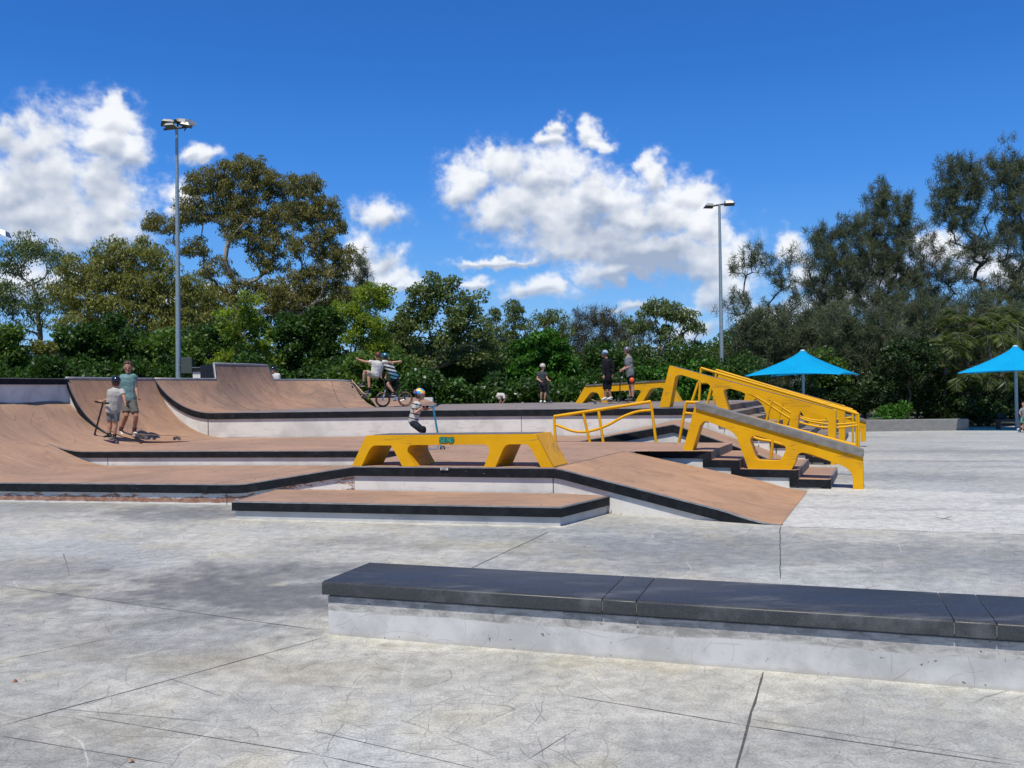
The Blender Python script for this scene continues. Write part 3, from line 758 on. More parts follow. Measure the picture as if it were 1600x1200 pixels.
# front edge of the top deck: curved part beside the rear pipe, then the long straight band
curve = [tuple(Vector(p)) for p in rows[0][::-1]]
pathA = [Vector(p) for p in curve] + [Vector((x, y, Z3)) for x, y in W3F[2:]]
zbA = []
for p in pathA: zbA.append(min(p.z, max(Z2, zTq(cc(p.x, p.y)))))
edge_parts(lev3, [tuple(p) for p in pathA], .15, zbA)
# back platform
flatpoly('platform_top', [tuple(p-Vector((0,0,.004))) if i not in (3,4,5) else (p.x, p.y, ZL) for i, p in enumerate(lipl)] + [(-5.2,28.2,ZL),(-9.5,26.5,ZL),(-12,22,ZL),(-12,20.7,ZL)], M_deck, rqp)
mbp = MB()
hp = [lipl[-1], Vector((-5.2,28.2,ZL))]
mbp.add([hp[0], hp[1], Vector((hp[1].x, hp[1].y, 0)), Vector((hp[0].x, hp[0].y, Z3-.2))], [(0,1,2,3)]); mbp.build('end_wall', M_greywall, rqp)
# dark topped white block behind, left of the raised section
blk = empty('raised_deck_block', (-8.2, 24.2, ZL)); tag(blk, 'small white block with a black top band left of the raised quarter pipe section', 'platform')
A_, B_ = (-8.62, 24.15), (-7.52, 23.75)
edge_parts(blk, [(A_[0], A_[1], 2.255), (B_[0], B_[1], 2.255)], .12, ZL-.02)
flatpoly('platform_top', [(A_[0], A_[1], 2.25), (B_[0], B_[1], 2.25), (-7.2, 24.9, 2.25), (-8.3, 25.3, 2.25)], M_deck, blk)
# low bank behind the bicycle
bank = empty('low_bank_ramp', (-2.6, 26.4, Z3)); tag(bank, 'low pinkish bank ramp on the top deck behind the bicycle', 'skate ramp')
bA, bB = D(588, 637, 25.3), D(690, 634.5, 25.3); tA, tB = D(578, 622, 26.6), D(658, 624, 26.6)
mbp = MB(); bA.z = bB.z = Z3+.004
tA.z = tB.z = 1.33
e_ = [bA, bB, tB, tA, Vector((tA.x, 27.5, 1.33)), Vector((tB.x, 27.5, 1.33)), Vector((tB.x+.35, 27.5, 1.33)), Vector((tB.x+.35, 26.45, 1.33)), Vector((bB.x+.05, 26.40, Z3))]
mbp.add(e_, [(0,1,2,3),(3,2,5,4)]); mbp.build('riding_surface', M_qp2, bank)
mbp = MB(); mbp.box((tB.x+.17, 26.62, 1.20), (.36, .36, .26)); mbp.build('end_block', M_wall, bank)
mbp = MB(); mbp.add([bB, tB, Vector((tB.x, 26.6, Z3)),], [(0,1,2)]); mbp.build('side_wall', M_greywall, bank)

# ================================================================ peaked bank between level 2 and the top deck
pk = empty('peaked_bank_ramp', (3, 17.5, 0)); tag(pk, 'peaked concrete bank with a black edge in front of the white wall, right of centre', 'skate ramp')
f0, f1, f2 = Vector((1.24,16.78,Z2)), Vector((3.0,16.70,.83)), Vector((5.15,15.95,.004))
b0, b1, b2 = Vector((1.85,18.74,Z2)), Vector((3.42,18.34,.86)), Vector((5.75,17.55,.004))
f0.z = b0.z = Z2+.004
def lerps(a, c, n): return [a.lerp(c, i/n) for i in range(n+1)]
def conc(a, c, n, pw=1.0):
    out = []
    for i in range(n+1):
        t = i/n; p = a.lerp(c, t)
        if t > .7: q = (t-.7)/.3; p.z = c.z + (a.z-c.z)*.3*max(0,1-q)**1.5
        out.append(p)
    return out
grid('riding_surface', [[tuple(p) for p in lerps(f0,f1,6)+conc(f1,f2,14)[1:]], [tuple(p) for p in lerps(b0,b1,6)+conc(b1,b2,14)[1:]]], M_brown, pk)
pf = lerps(f0,f1,6)+conc(f1,f2,14)[1:]
edge_parts(pk, [tuple(p) for p in pf], .15, [min(p.z, (Z2 if p.x < 2.2 else 0)) for p in pf])

# ================================================================ stairs
def stairs(name, label, head, udir, edges, zs, depth, vdir, mats, grp_=None):
    """edges: distances along udir of each riser; zs: heights before each riser (top first)"""
    root = empty(name, (head[0], head[1], 0)); tag(root, label, 'stairs', grp_)
    u = Vector((*udir, 0)).normalized(); v = Vector((*vdir, 0)).normalized(); H = Vector((head[0], head[1], 0))
    for k in range(1, len(zs)):
        a = H + u*edges[k-1]; c = H + u*edges[k]
        z = zs[k]; zp = zs[k-1]
        P_ = [a, c, c+v*depth, a+v*depth]
        tr = MB(); tr.add([(p.x, p.y, z) for p in P_], [(0,1,2,3)]); tr.build('tread', mats[0], root)
        # nosing
        ns = MB(); nsd = u*.004
        ns.add([tuple(Vector((p.x, p.y, 0))+w_) for p, w_ in ((c, Vector((0,0,z+.004))), (c+v*depth, Vector((0,0,z+.004))), (c+v*depth-u*.03, Vector((0,0,z+.004))), (c-u*.03, Vector((0,0,z+.004))))], [(0,1,2,3)])
        ns.build('nosing', M_edge, root)
    rz = MB(); allz = zs + [0]
    for k in range(len(zs)):
        c = H + u*(edges[k]) ; z1_, z0_ = allz[k], allz[k+1]
        rz.add([tuple(Vector((c.x, c.y, z1_-.002))+u*.002), tuple(Vector((c.x, c.y, z0_))+u*.002), tuple(Vector((c.x, c.y, z0_))+v*depth+u*.002), tuple(Vector((c.x, c.y, z1_-.002))+v*depth+u*.002)], [(0,1,2,3)])
    rz.build('riser', M_stepr, root)
    # stepped black side band, white wall below
    fb = MB(); off = -v*.006; bh = .115; n = len(zs); pts = [H - u*1.35] if name == 'stairs' and depth < 3 else [H - u*.05]
    prev = pts[0]
    for k in range(n):
        c = H + u*edges[k]; z = zs[k]; zn = allz[k+1]
        x0, x1 = (prev, c)
        def quad(mb_, p, q, zt, zbm, off_, th=.05):
            vs = [(p.x+off_.x, p.y+off_.y, zt), (q.x+off_.x, q.y+off_.y, zt), (q.x+off_.x, q.y+off_.y, zbm), (p.x+off_.x, p.y+off_.y, zbm)]
            vs2 = [(a_+v.x*th, b_+v.y*th, c_) for a_, b_, c_ in vs]
            mb_.add(vs+vs2, [(3,2,1,0),(0,1,5,4),(1,2,6,5),(2,3,7,6)])
        quad(fb, x0, x1-u*.13 if k < n else x1, z-.003, max(z-bh, 0), off)
        quad(fb, x1-u*.13, x1, z-.003, max(min(z-bh, zn-bh), 0), off)
        prev = c
    fb.build('edge_band', M_band, root)
    wl_ = MB(); prev = pts[0]
    for k in range(n):
        c = H + u*edges[k]; z = zs[k]
        vs = [(prev.x, prev.y, z-.01), (c.x-u.x*.02, c.y-u.y*.02, z-.01), (c.x-u.x*.02, c.y-u.y*.02, 0), (prev.x, prev.y, 0)]
        wl_.add([(x+v.x*.02, y+v.y*.02, zz) for x, y, zz in vs], [(3,2,1,0)]); prev = c
    wl_.build('side_wall', M_wall, root)
    return root
M_stepr = mat_mix = mat_brown('step_riser_concrete', (.22,.19,.17), (.15,.135,.125), (.30,.27,.24), seed=2)
dE = [G(1109,704.6,Z2), G(1155,718,.3975), G(1247,735,.265), G(1297,751,.1325)]
hd = Vector((3.04,13.76,0)); ud = Vector((1.6,-.66,0)).normalized()
stairs('stairs', 'short four step concrete stairs under the nearest yellow ledge', (3.04,13.76), (ud.x, ud.y),
       [0, (dE[1].xy-hd.xy).length, (dE[2].xy-hd.xy).length, (dE[3].xy-hd.xy).length], [Z2, .3975, .265, .1325], 2.10, (.38,.92), [M_brown])
# rest of platform edge left of the stairs head
edge_parts(fun, [(RT[0], RT[1], Z2), (1.9,13.97,Z2)], .115, .2)
n8 = 8; h8 = Z3/n8
u2 = Vector((2.23,-1.05,0)).normalized()
stairs('stairs', 'long eight step concrete stairs down from the top deck behind the yellow ledges and rails', RC, (u2.x, u2.y),
       [.335*k for k in range(n8)], [Z3-h8*k for k in range(n8)], 9.8, (.38,.92), [M_deck])

# ================================================================ manual pad
pad = empty('manual_pad', (-1, 11, 0)); tag(pad, 'low flat concrete pad with a black rim in front of the funbox', 'skate pad')
PA, PB, PC = G(363,811.2), G(877,823), Vector((1.26,11.02,0)); zp = .215
PD = Vector((-3.22,12.27,0))
flatpoly('top_surface', [(p.x, p.y, zp) for p in (PA, PB, PC, PD)], M_brown, pad)
edge_parts(pad, [(PD.x, PD.y, zp), (PA.x, PA.y, zp), (PB.x, PB.y, zp), (PC.x, PC.y, zp)], .112, 0, wmat=M_greywall)

# ================================================================ foreground granite ledge
led = empty('skate_ledge', (1, 5.2, 0)); tag(led, 'long low ledge with dark granite coping on a scuffed white base in the foreground', 'ledge')
LA = G(513,991.5); lu = (G(1600,1081.5)-LA).normalized(); lv = Vector((-lu.y, lu.x, 0)); LL = 6.2; LH = .338; LWd = .66; CT = .082
mb = MB(); c0 = LA + lv*.0
vs = [c0, c0+lu*LL, c0+lu*LL+lv*(LWd-.08), c0+lv*(LWd-.08)]
mb.add([(p.x, p.y, 0) for p in vs]+[(p.x, p.y, LH-CT-.012) for p in vs], [(4,5,6,7),(0,1,5,4),(1,2,6,5),(2,3,7,6),(3,0,4,7)]); mb.build('base', M_ledge, led, bevel=.006)
mb = MB(); vs = [c0+lu*.01+lv*.01, c0+lu*LL+lv*.01, c0+lu*LL+lv*(LWd-.09), c0+lu*.01+lv*(LWd-.09)]
mb.add([(p.x, p.y, LH-CT-.014) for p in vs]+[(p.x, p.y, LH-CT+.002) for p in vs], [(4,5,6,7),(0,1,5,4),(1,2,6,5),(2,3,7,6),(3,0,4,7)]); mb.build('mortar_joint', M_stepr, led)
def ledge_s(px, py): return (G(px, py, LH)-LA).dot(lu)
cuts = [-.028, ledge_s(949,927), ledge_s(1001,930), ledge_s(1485,959), ledge_s(1550,963), LL+.03]
# bullnosed profile across the coping: (v, z)
prof = [(-.028, LH-CT), (-.028, LH-.022), (-.025, LH-.009), (-.017, LH-.003), (-.006, LH), (LWd-.055, LH), (LWd-.04, LH-.012), (LWd-.04, LH-CT)]
for k in range(len(cuts)-1):
    a, c = cuts[k]+.002, cuts[k+1]-.002; mb = MB(); n = len(prof)
    A0 = [LA + lu*a + lv*q[0] + Vector((0,0,q[1])) for q in prof]; A1 = [LA + lu*c + lv*q[0] + Vector((0,0,q[1])) for q in prof]
    mb.add(A0+A1, [(i, i+1, n+i+1, n+i) for i in range(n-1)] + [tuple(range(n))[::-1], tuple(range(n, 2*n)), (n-1, 0, n, 2*n-1)])
    o = mb.build('coping_slab', M_granite, led, smooth='auto', bevel=.003)
mb = MB(); a, c = cuts[0]+.05, cuts[-1]-.02
mb.add([LA+lu*s+lv*q+Vector((0,0,z)) for s in (a, c) for q, z in ((-.022, LH-CT+.01), (-.022, LH-.020), (LWd-.06, LH-.006), (LWd-.06, LH-CT+.01))], [(0,1,5,4),(1,2,6,5),(2,3,7,6),(0,3,2,1),(4,5,6,7)])
mb.build('joint_filler', mat_plain('grey_mortar', (.24,.235,.22), .8), led)

# vertical joints in the painted walls
def wall_joint(parent, px, A, B, z0, z1, inset=.03):
    p = W(px, 650, A, B); d = (Vector((*B, 0))-Vector((*A, 0))).normalized(); nn = Vector((d.y, -d.x, 0)); c = Vector((p.x, p.y, 0))-nn*(inset-.0025)
    mb = MB(); mb.add([c-d*.006+Vector((0,0,z0)), c+d*.006+Vector((0,0,z0)), c+d*.006+Vector((0,0,z1)), c-d*.006+Vector((0,0,z1))], [(0,1,2,3)]); mb.build('wall_joint', M_joint, parent)
for px in (324,): wall_joint(lev3, px, W3F[1], W3F[2], Z2, Z3-.15)
wall_joint(lev3, 814, W3F[2], W3F[3], Z2, Z3-.15)
wall_joint(deck1, 351, FR[2], FR[3], 0, Z1-.125)
for px in (166,): wall_joint(lev2, px, BK[1], BK[2], Z1, Z2-.115)
for px in (547,): wall_joint(fun, px, FP0, FP1, 0, Z2-.125)
wall_joint(fun, 862, FP0, FP1, 0, Z2-.125)
seam = MB(); ra = [Vector(a_).lerp(Vector(b_), .4)+Vector((0,-.004,.004)) for a_, b_ in zip(rows_rq[8], rows_rq[9])]; seam.tube(ra, .007, 4); seam.build('pour_joint', M_joint, rqp)
seam = MB(); ra = [Vector(a_)+Vector((0,-.004,.004)) for a_ in rows_rq[2]]; seam.tube(ra, .006, 4); seam.build('pour_joint', M_joint, rqp)
def surf_joint(parent, pts, w_=.010):
    mb = MB(); vs = []
    for i, p_ in enumerate(pts):
        d = (pts[min(i+1, len(pts)-1)]-pts[max(i-1, 0)]).normalized(); n_ = Vector((-d.y, d.x, 0)).normalized()*w_/2; vs += [p_-n_+Vector((0,0,.003)), p_+n_+Vector((0,0,.003))]
    mb.add(vs, [(2*i, 2*i+2, 2*i+3, 2*i+1) for i in range(len(pts)-1)]); mb.build('pour_joint', M_joint, parent)
surf_joint(fun, [S1e.lerp(S2e, t_/6)+Vector((0,0,.005)) for t_ in range(7)], .014)
for xf, xk in ((-6.2, -5.2), (-4.15, -3.1)):
    surf_joint(deck1, [Vector((X_, Y_, zS1(X_, Y_))) for X_, Y_ in [(xf+(xk-xf)*t_/10, front_y(xf)+(back_y(xk)-front_y(xf))*t_/10) for t_ in range(11)]])
for xf, xk in ((-5.6, -4.4), (-2.4, -1.2)):
    surf_joint(lev2, [Vector((X_, Y_, zTb(cc(X_, Y_)))) for X_, Y_ in [(xf+(xk-xf)*t_/10, back_y(xf)+(w3y(xk)-back_y(xf))*t_/10) for t_ in range(11)]])

# ================================================================ far low concrete wall
fw = MB(); a = D(1330, 672, 43); c = D(1514, 672, 43.0); zt = D(1420,656,43).z
fw.add([(a.x-6,43.6,-.8),(c.x,43,-.8),(c.x,43,zt),(a.x-6,43.6,zt),(a.x-6,44.1,-.8),(c.x,43.6,-.8),(c.x,43.6,zt),(a.x-6,44.1,zt)], [(0,1,2,3),(1,5,6,2),(3,2,6,7),(4,7,6,5),(0,3,7,4)])
o = fw.build('low_concrete_wall', mat_steel('raw_grey_concrete', (.17,.17,.165), (.24,.235,.225), .85, 0), None, bevel=.02); tag(o, 'long low bare grey concrete wall at the far right edge of the slab', 'wall')
# ================================================================ cast yellow ledges: outline with rounded corners, extruded
def rounded(pts, k=5):
    """pts: list of (Vector, r) ; returns rounded polyline"""
    out = []; n = len(pts)
    for i, (p, r_) in enumerate(pts):
        if r_ <= 0: out.append(p.copy()); continue
        a = pts[i-1][0]; c = pts[(i+1) % n][0]
        d1 = (a-p); d2 = (c-p); L1, L2 = d1.length, d2.length; d1.normalize(); d2.normalize()
        r2 = min(r_, L1*.48, L2*.48)
        for j in range(k+1):
            t = j/k; q0 = p+d1*r2; q1 = p+d2*r2
            out.append(q0*(1-t)**2 + p*2*t*(1-t) + q1*t*t)
    return out
def extrude(mb, outer, holes, off):
    loops = [outer]+holes
    # tessellate_polygon works best in 2D: project on the best plane
    o0 = outer[0]; ax = (outer[len(outer)//2]-o0); ax.z = 0; ax.normalize()
    p2 = [[Vector(((p-o0).dot(ax), p.z, 0)) for p in L] for L in loops]
    tr = tessellate_polygon(p2); flat = [p for L in loops for p in L]; n = len(flat)
    vs = flat + [p+off for p in flat]; fs = []
    for t in tr:
        fs.append(t); fs.append(tuple(i+n for i in t[::-1]))
    k = 0
    for L in loops:
        m_ = len(L)
        for i in range(m_): fs.append((k+i, k+(i+1)%m_, n+k+(i+1)%m_, n+k+i))
        k += m_
    mb.add(vs, fs)
def fix_normals(o):
    import bmesh
    bm = bmesh.new(); bm.from_mesh(o.data); bmesh.ops.recalc_face_normals(bm, faces=bm.faces); bm.to_mesh(o.data); bm.free()
vR = Vector((.38,.92,0)).normalized()

# --- front yellow box on the funbox
bx = empty('grind_box', (-.8, 11.7, Z2)); tag(bx, 'long low yellow grind box with slanted legs at the front edge of the funbox', 'grind box')
PAx, PBx = (-2.13,11.99), (.545,11.30)
def zb(x, y): return W(540+x/4.4444, 660+y/4.4444, PAx, PBx)
def ground_pts(L):      # legs stand on the deck
    return L
bpts = [((44,306),0),((142,91),.02),((1318,81),.02),((1440,311),0),((1356,309),0),((1290,186),.10),((1262,152),.06),((1125,152),.08),((1100,172),.05),((1040,307),0),
        ((960,306),0),((1000,200),.10),((985,154),.10),((440,158),.09),((425,200),.12),((482,304),0),((393,303),0),((318,160),.015),((190,160),.10),((165,190),.05),((110,302),0)]
Lp = [(zb(*p), r_) for p, r_ in bpts]
for p, r_ in Lp:
    if p.z < Z2+.045: p.z = Z2+.003
outer = rounded(Lp)
mb = MB(); dep = vR*.58; extrude(mb, outer, [], dep)
o = mb.build('body', M_yel, bx, smooth=False); fix_normals(o)
md = o.modifiers.new('bevel', 'BEVEL'); md.width = .008; md.segments = 2; md.limit_method = 'ANGLE'; md.angle_limit = R(50)
tA, tB = zb(142,91), zb(1318,81)
mb = MB(); q = [tA+Vector((.05,.0,.004))+vR*.05, tB+Vector((-.05,0,.004))+vR*.05, tB+Vector((-.05,0,.004))+vR*.53, tA+Vector((.05,0,.004))+vR*.53]
mb.add(q, [(0,1,2,3)]); mb.build('top_plate', M_rail, bx)
mb = MB(); eA, eB = zb(1318,81), zb(1440,311); nrm = (eB-eA).cross(vR).normalized(); nrm = nrm if nrm.z > 0 else -nrm
eB.z = Z2+.01
mb.add([eA+vR*.02+nrm*.004, eB+vR*.02+nrm*.004, eB+vR*.56+nrm*.004, eA+vR*.56+nrm*.004], [(0,1,2,3)]); mb.build('end_face', M_yelw, bx)
# graffiti sticker, green letters with dark outline
def glyphs(parent, origin, ux_, uz_, nrm_, text, h, mat, off, name, width_gain=0.0):
    G_ = {'S': [(1,1,0,1),(0,1,0,.5),(0,.5,1,.5),(1,.5,1,0),(1,0,0,0)], 'E': [(0,0,0,1),(0,1,1,1),(0,.5,.8,.5),(0,0,1,0)],
          'N': [(0,0,0,1),(0,1,1,0),(1,0,1,1)], 'W': [(0,1,.2,0),(.2,0,.5,.7),(.5,.7,.8,0),(.8,0,1,1)], 'D': [(0,0,0,1),(0,1,.7,1),(.7,1,1,.6),(1,.6,1,.4),(1,.4,.7,0),(.7,0,0,0)],
          'A': [(0,0,.5,1),(.5,1,1,0),(.25,.4,.75,.4)], 'R': [(0,0,0,1),(0,1,1,1),(1,1,1,.55),(1,.55,0,.5),(.3,.5,1,0)], 'M': [(0,0,0,1),(0,1,.5,.3),(.5,.3,1,1),(1,1,1,0)]}
    mb = MB(); x = 0
    for ch in text:
        for (a, b_, c, d_) in G_[ch]:
            p = Vector((x+a*h*.62+b_*h*.15, b_*h, 0)); q = Vector((x+c*h*.62+d_*h*.15, d_*h, 0)); t = (q-p).normalized(); nn = Vector((-t.y, t.x, 0)); wd = h*.13+width_gain
            cs = [p-t*wd*.6-nn*wd, q+t*wd*.6-nn*wd, q+t*wd*.6+nn*wd, p-t*wd*.6+nn*wd]
            mb.add([origin + ux_*v.x + uz_*v.y + nrm_*(off+.0002*len(mb.v)/4) for v in cs], [(0,1,2,3)])
        x += h*.95
    return mb.build(name, mat, parent)
ub = (Vector((*PBx,0))-Vector((*PAx,0))).normalized(); og = zb(655,136); nb = Vector((ub.y,-ub.x,0))
h_ = zb(655,108).z-og.z
M_green = mat_plain('green_marker', (.03,.30,.20), .5); M_ink = mat_plain('dark_ink', (.006,.02,.02), .5)
glyphs(bx, og, ub, Vector((0,0,1)), nb, 'SEND', h_, M_ink, .004, 'graffiti_outline', h_*.13)
glyphs(bx, og, ub, Vector((0,0,1)), nb, 'SEND', h_, M_green, .010, 'graffiti')
# pale sticker on the black band
mb = MB(); sA = W(688.5,730.6,(FP0[0],FP0[1]-.01),(FP1[0],FP1[1]-.01)); uf = (Vector((*FP1,0))-Vector((*FP0,0))).normalized(); nf = Vector((uf.y,-uf.x,0))
mb.add([sA+nf*.012, sA+uf*.105+nf*.012, sA+uf*.105+nf*.012-Vector((0,0,.032)), sA+nf*.012-Vector((0,0,.032))], [(3,2,1,0)])
lab = mb.build('sticker', mat_plain('sticker_paper', (.62,.60,.58), .5, var=.3, scale=60), fun)
lines = MB()
for k in range(3):
    p0 = sA+nf*.014+uf*.012-Vector((0,0,.008+.008*k)); lines.add([p0, p0+uf*(.075-.02*(k==2)), p0+uf*(.075-.02*(k==2))-Vector((0,0,.003)), p0-Vector((0,0,.003))], [(3,2,1,0)])
lines.build('sticker_print', M_ink, fun)

# --- sloped ledges (hubbas)
def hubba(label, A, B, outer_px, holes_px, depth, cap=None, grp_=None, feet=None, worn=None):
    root = empty('sloped_ledge', (A[0], A[1], 0)); tag(root, label, 'grind ledge', grp_)
    ou = rounded([(W(x, y, A, B) if not callable(feet) else feet(W(x, y, A, B)), r_) for x, y, r_ in outer_px])
    hs = [rounded([(W(x, y, A, B), r_) for x, y, r_ in h]) for h in holes_px]
    mb = MB(); extrude(mb, ou, hs, vR*depth); o = mb.build('body', M_yel, root); fix_normals(o)
    md = o.modifiers.new('bevel', 'BEVEL'); md.width = .010; md.segments = 2; md.limit_method = 'ANGLE'; md.angle_limit = R(50)
    if cap:
        pl = [W(x, y, A, B) for x, y in cap[0]]; mb = MB()
        th = cap[1]; out_ = vR*-.030
        for p, q in zip(pl, pl[1:]):
            vs = [p+out_, q+out_, q+out_-Vector((0,0,th)), p+out_-Vector((0,0,th))]; vs2 = [v+vR*(depth+.06) for v in vs]
            mb.add(vs+vs2, [(0,1,2,3),(7,6,5,4),(0,4,5,1),(1,5,6,2),(2,6,7,3),(3,7,4,0)])
        cp = mb.build('cap', cap[2], root); fix_normals(cp)
    if worn:
        mb = MB(); p, q = W(*worn[0], A, B), W(*worn[1], A, B); up = Vector((0,0,.004))
        mb.add([p+vR*.03+up, q+vR*.03+up, q+vR*(depth-.03)+up, p+vR*(depth-.03)+up], [(0,1,2,3)]); mb.build('worn_top', M_rail, root)
    return root
HA, HB = (2.72,14.02), (5.08,12.97)
M_cap = mat_steel('grey_concrete_cap', (.135,.130,.120), (.22,.21,.19), .75, 0)
near_px = [(1067,704,0),(1087,629,.0),(1348,705,.0),(1349.5,765.5,0),(1333,765.5,0),(1332,741,.10),(1322,730,.10),(1262,708,.12),(1247,707,.10),(1243,722,.05),(1236,735,0),
           (1169,734,0),(1165,722,.05),(1150,680,.14),(1140,672,.12),(1101,657,.12),(1094,664,.08),(1082,704,0)]
near_hole = [(1171,686,.10),(1178,680,.07),(1222,692,.08),(1229,700,.08),(1222,716,.06),(1216,720,.05),(1184,719,.05),(1180,714,.05)]
hubba('nearest yellow sloped ledge with a thick grey cap, over the short stairs', HA, HB, near_px, [near_hole], .30, cap=([(1087,628),(1349,703.5)], .102, M_cap))
FA, FB = (3.2,18.72), (6.30,17.1)
far_px = [(1030,636,0),(1046,571,.02),(1306,641,.02),(1305.5,726,0),(1293,728,0),(1294,658,.05),(1290,651.5,.08),(1254,641,.06),(1249,644,.05),(1240,712,0),(1226,706,0),(1236.5,640,.05),(1234,634.5,.08),
          (1140,606.5,.12),(1130,609,.08),(1131,615,.05),(1139,645,0),(1124,647,0),(1112,606,.10),(1106,598.5,.12),(1062,585,.10),(1055,588,.06),(1046,636,0)]
hubba('tall yellow sloped ledge on the front side of the long stairs', FA, FB, far_px, [], .34, worn=((1050,572),(1302,640)))
# second one further back on the stairs
HA2 = (Vector((*FA,0))+vR*4.6); HB2 = (Vector((*FB,0))+vR*4.6)
sec_px = [(1112,618,0),(1124,580,.02),(1320,634,.02),(1320,698,0),(1311,698,0),(1310,654,.06),(1302,645,.08),(1255,632,.08),(1240,636,.08),(1228,668,0),(1205,668,0),(1192,633,.08),(1184,625,.08),(1134,600,.1),(1130,603,.06),(1124,622,0)]
hubba('second yellow sloped ledge further back across the long stairs, behind two rails', HA2[:2], HB2[:2], sec_px, [], .34, worn=((1128,581),(1316,633)))
HA3 = (Vector((*FA,0))+vR*8.3); HB3 = (Vector((*FB,0))+vR*8.3)
th_px = [(1160,642,0),(1166,604,.03),(1353,657,0),(1353,690,0),(1345,690,0),(1344,668,.06),(1338,664,.06),(1290,652,.08),(1282,680,0),(1262,678,0),(1256,650,.06),(1250,641,.06),(1180,622,.08),(1175,630,.06),(1170,645,0)]
hubba('farthest yellow sloped ledge with a thin dark cap at the back of the long stairs', HA3[:2], HB3[:2], th_px, [], .3, cap=([(1166,603),(1353.5,656)], .07, M_cap))

# --- flat box on the top deck behind the skaters
QA, QB = (2.2,26.3), (6.6,25.9)
q_px = [(899,634,0),(914,604,.02),(1043,596,.02),(1062,630,0),(1048,634,0),(1040,610,.08),(1034,605,.08),(1016,607,.08),(1004,634,0),(992,634,0),(1002,611,.05),(998,609,.05),(945,612,.05),(943,616,.05),(950,634,0),(941,634,0),(934,614,.06),(924,612,.08),(919,618,.06),(910,634,0)]
bk_root = empty('grind_box', (3.8, 26.1, Z3)); tag(bk_root, 'yellow slanted end grind box on the top deck behind the two boys', 'grind box')
ou = []
for x, y, r_ in q_px:
    p = W(x, y, QA, QB)
    if y > 627: p.z = Z3+.002
    ou.append((p, r_))
ou = rounded(ou); mb = MB(); extrude(mb, ou, [], vR*.5); o = mb.build('body', M_yel, bk_root); fix_normals(o)
p, q = W(915,603.6,QA,QB), W(1042,595.8,QA,QB); mb = MB(); mb.add([p+vR*z_+Vector((0,0,t_)) for z_ in (-.02,.52) for t_ in (0,.045)]+[q+vR*z_+Vector((0,0,t_)) for z_ in (-.02,.52) for t_ in (0,.045)], [(0,1,5,4),(1,3,7,5),(3,2,6,7),(2,0,4,6),(0,2,3,1),(4,5,7,6)])
o = mb.build('cap', M_rail, bk_root); fix_normals(o)

# ================================================================ rails
def spl(pts, k=6):
    P_ = [pts[0]]+list(pts)+[pts[-1]]; out = []
    for i in range(1, len(P_)-2):
        p0, p1, p2, p3 = P_[i-1:i+3]
        for j in range(k):
            t = j/k; out.append(.5*((2*p1)+(-p0+p2)*t+(2*p0-5*p1+4*p2-p3)*t*t+(-p0+3*p1-3*p2+p3)*t**3))
    out.append(pts[-1]); return out
def rail(label, A, B, top_px, posts, sine_px, r_=.028, grp_=None, square=False, topmat=None):
    root = empty('grind_rail', (A[0], A[1], 0)); tag(root, label, 'handrail', grp_)
    w_ = lambda x, y: W(x, y, A, B)
    mb = MB(); mb.tube([w_(*p) for p in top_px], r_*1.12, 10 if not square else 4); mb.build('top_rail', topmat or M_yel, root, smooth='auto')
    for (x0, y0, x1, y1, zf) in posts:
        a = w_(x0, y0); c = w_(x1, y1)
        if zf is not None: c.z = zf
        mb = MB(); mb.tube([a, c], r_, 10); mb.build('post', M_yel, root, smooth='auto')
    for s in sine_px:
        mb = MB(); mb.tube(spl([w_(*p) for p in s]), r_*.92, 8); mb.build('curved_rail', M_yel, root, smooth=True)
    return root
rail('low yellow grind rail with a wavy lower bar standing in front of the white wall', (.80,16.8), (2.62,16.3), [(865.5,651),(1017,627.5)],
     [(866,652,868,690,Z2),(911,644,921.5,690,Z2),(935,640.5,942.5,690,Z2),(1017,628,1025,690,Z2)],
     [[(867,663),(880,668),(895,673.5),(912,675),(930,671.5),(950,664),(975,650.5),(997,643),(1018,641)]], .027)
rail('brown topped yellow stair rail just behind the nearest ledge', (2.98,16.15), (5.75,14.95), [(1072,628.5),(1090,629),(1110,636),(1336,696)],
     [(1072,629,1061,690,Z2),(1209,664,1205,717,.265),(1336,697,1334,740,0)],
     [[(1068,645),(1090,648),(1120,655),(1150,668),(1175,682),(1190,687),(1207,690),(1240,700),(1290,716),(1333,722)]], .027, topmat=None)
R1A, R1B = Vector((*FA,0))+vR*1.7, Vector((*FB,0))+vR*1.7
rail('yellow handrail with a wavy lower bar right behind the tall sloped ledge', R1A[:2], R1B[:2], [(1095,575),(1341,647)],
     [(1095,575,1092,634,Z3),(1207,622,1196,665,.7),(1341,647,1342,703,0)],
     [[(1094,592),(1130,600),(1165,612),(1195,628),(1225,648),(1250,660),(1280,667),(1310,668),(1341,664.5)]], .026)
R2A, R2B = Vector((*FA,0))+vR*2.9, Vector((*FB,0))+vR*2.9
rail('parallel yellow handrail one step further back than the one with the tall end post', R2A[:2], R2B[:2], [(1119,578),(1338,644)],
     [(1119,578,1115,632,Z3),(1224,627,1214,664,.6),(1338,645,1339,697,0)],
     [[(1118,594),(1160,606),(1190,618),(1215,632),(1240,648),(1265,658),(1300,663),(1338,661)]], .026)
R0A, R0B = Vector((*FA,0))+vR*3.9, Vector((*FB,0))+vR*3.9
rail('short low yellow rail with two leaning posts at the head of the long stairs', R0A[:2], R0B[:2], [(1091,597.5),(1109,597.5)],
     [(1091,598,1080,631,Z3),(1112,603,1105,631,Z3)], [], .034)
R3A, R3B = Vector((*FA,0))+vR*6.0, Vector((*FB,0))+vR*6.0
